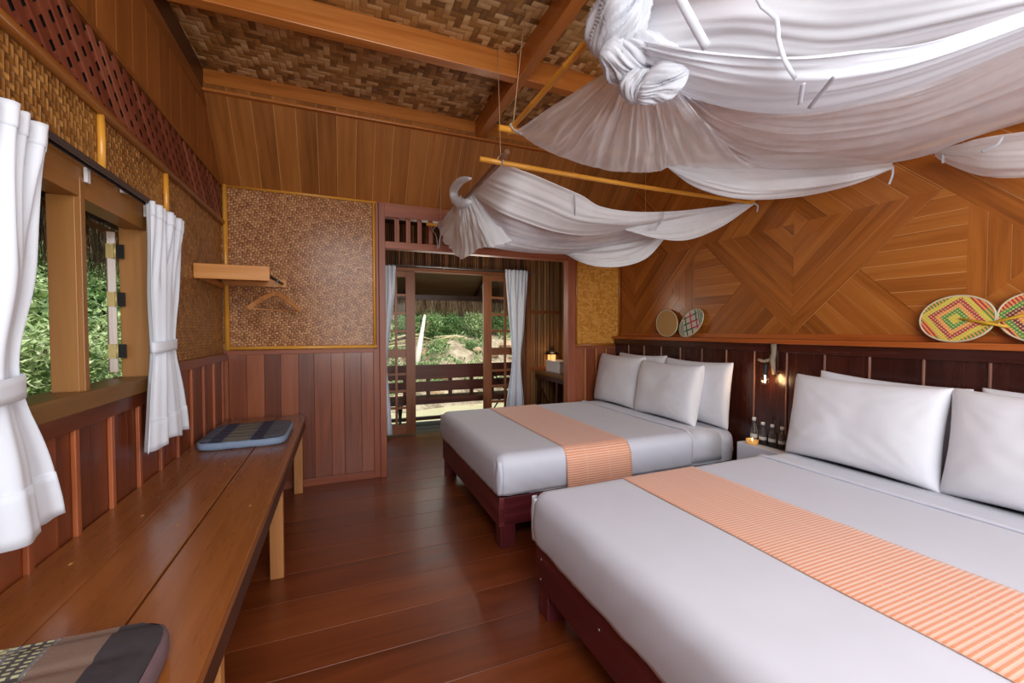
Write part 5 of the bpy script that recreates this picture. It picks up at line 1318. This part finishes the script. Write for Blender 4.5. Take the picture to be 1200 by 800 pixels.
def net(label, which, sheets, knots):
    t = thing('mosquito_net', label, 'mosquito net')
    for nm, mat, nu, nv, rid, amp, seed, part, ax, fade in sheets:
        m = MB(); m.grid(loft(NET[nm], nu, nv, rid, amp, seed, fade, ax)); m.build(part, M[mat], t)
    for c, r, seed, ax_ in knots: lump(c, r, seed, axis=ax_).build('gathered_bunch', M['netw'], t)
    for r in RIBBON[which]:
        m = MB(); P = []
        pts = [catmull(r, k/10) for k in range(11)]
        for i, p in enumerate(pts):
            d = pts[min(i+1, 10)]-pts[max(i-1, 0)]; w = d.cross(Vector((.72, .60, .34))).normalized()*(.011 if r is RIBBON['near'][0] else .0055)
            P.append([p-w, p, p+w])
        m.grid(P); m.build('ribbon_tie', M['netw'], t, solid=.001)
    return t
fnet = net('sheer white mosquito net bundled up and slung like a hammock over the far bed', 'far', [
    ('far_front_sheet', 'net', 70, 40, 5, .013, 1, 'front_sheet', 'u', (.1, .1)),
    ('far_under_sheet', 'netg', 70, 50, 6, .012, 2, 'under_sheet', 'u', (.1, .1)),
    ('far_wing', 'net', 40, 24, 5, .012, 3, 'side_sheet', 'u', (.1, .1)),
    ('far_swag', 'net', 50, 40, 9, .03, 4, 'lower_swag', 'u', (.12, .12)),
    ('far_gather', 'net', 24, 60, 12, .035, 5, 'gathered_corner', 'u', (.2, 0))], [])
m = MB(); kn = NET['far_knot'][0]; m.tube([catmull(kn, k/16) for k in range(17)], [.006, .014, .022, .028, .032, .034, .034, .035, .036, .036, .037, .038, .038, .036, .032, .026, .012], 14)
m.build('gathered_bunch', M['net'], fnet); rebase(fnet)
K = NET['knots'][0]
nnet = net('large white mosquito net bundled up and slung like a hammock over the near bed', 'near', [
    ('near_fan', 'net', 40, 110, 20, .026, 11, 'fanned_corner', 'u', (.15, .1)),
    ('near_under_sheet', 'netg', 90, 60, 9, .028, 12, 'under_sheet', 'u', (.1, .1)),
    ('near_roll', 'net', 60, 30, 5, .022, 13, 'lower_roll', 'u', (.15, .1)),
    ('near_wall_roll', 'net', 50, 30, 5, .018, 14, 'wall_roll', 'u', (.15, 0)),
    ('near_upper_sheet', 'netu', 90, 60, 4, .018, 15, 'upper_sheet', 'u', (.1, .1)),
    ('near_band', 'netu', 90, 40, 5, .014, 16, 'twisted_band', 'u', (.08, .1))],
    [(K[0], (.08, .105, .115), 3.1, (.1, -.5, 1)), (K[1], (.055, .06, .085), 5.7, (.8, -.5, -.3)), (K[2], (.035, .05, .075), 8.2, (.5, -.8, .3)), (K[3], (.05, .055, .09), 1.2, (.9, -.6, -.3)), (K[4], (.045, .05, .05), 9.4, (0, 0, 1))])
rebase(nnet)

# ------------------------------------------------------------------ light
W = bpy.data.worlds.new('sky'); SC.world = W; W.use_nodes = True; nt = W.node_tree
sky = nt.nodes.new('ShaderNodeTexSky'); sky.sky_type = 'NISHITA'; sky.sun_disc = False; sky.sun_elevation = math.radians(52); sky.sun_rotation = math.radians(160); sky.air_density = 1.2; sky.dust_density = 2
bgn = nt.nodes['Background']; nt.links.new(sky.outputs[0], bgn.inputs[0]); bgn.inputs[1].default_value = .26
def sun(rot, e, col, ang=1.5):
    l = bpy.data.lights.new('sun', 'SUN'); l.energy = e; l.color = col; l.angle = math.radians(ang); o = bpy.data.objects.new('sun', l); COL.objects.link(o); o.rotation_euler = rot
sd = Vector((-.10, .42, -.90)).normalized()
sun(sd.to_track_quat('-Z', 'Y').to_euler(), 3.6, (1, .95, .86))
def area(name, loc, target, sx, sy, p, col=(1, 1, 1)):
    l = bpy.data.lights.new(name, 'AREA'); l.shape = 'RECTANGLE'; l.size = sx; l.size_y = sy; l.energy = p; l.color = col
    o = bpy.data.objects.new(name, l); COL.objects.link(o); o.location = loc; o.rotation_euler = (Vector(target)-Vector(loc)).to_track_quat('-Z', 'Y').to_euler(); return o
area('rear_fill', (1.1, YR+.02, 1.55), (1.4, 3.2, 1.9), 3.0, 1.35, 92, (.97, .985, 1))  # broad fill light added in front of the unseen rear window
area('door_daylight', (1.4, 6.0, 1.5), (1.4, 4, 1.1), .95, 1.2, 5, (.98, 1, .96))
entry_fill = [((1.6, 4.85, 1.75), 13, .15, (1, .90, .76))]  # warm fill light added to brighten the entry room, no lamp there
area('upper_fill', (.25, -.75, 2.75), (1.0, 3.4, 1.7), 1.5, .9, 44, (.97, .98, 1))  # soft fill light added behind the viewer, no fixture there

def point(loc, p, r, col):
    l = bpy.data.lights.new('warm_point', 'POINT'); l.energy = p; l.shadow_soft_size = r; l.color = col; o = bpy.data.objects.new('warm_point', l); COL.objects.link(o); o.location = loc
for a_ in entry_fill: point(*a_)
point((2.90, 2.19, 1.01), 1.2, .03, (1, .66, .34))
point((2.90, 5.50, 1.10), 1.0, .04, (1, .6, .3))

# ------------------------------------------------------------------ camera
cam = bpy.data.cameras.new('camera'); co = bpy.data.objects.new('camera', cam); COL.objects.link(co)
cam.sensor_width = 36; cam.lens = 491.8607*36/1200; cam.clip_start = .02; cam.clip_end = 200
r_, u_, f_ = (0.92531081, -0.37920755, -0.00124151), (0.01113015, 0.02388604, 0.99965273), (0.37904620, 0.92500329, -0.02632265)
co.matrix_world = Matrix(((r_[0], u_[0], -f_[0], 0), (r_[1], u_[1], -f_[1], 0), (r_[2], u_[2], -f_[2], 1.4), (0, 0, 0, 1)))
SC.camera = co
SC.view_settings.view_transform = 'Standard'; SC.view_settings.look = 'None'; SC.view_settings.gamma = 1; SC.view_settings.use_curve_mapping = False
SC.view_settings.exposure = 0.0
SC.cycles.max_bounces = 10; SC.cycles.transparent_max_bounces = 24; SC.cycles.use_denoising = True; SC.cycles.sample_clamp_indirect = 4; SC.cycles.caustics_reflective = False; SC.cycles.caustics_refractive = False
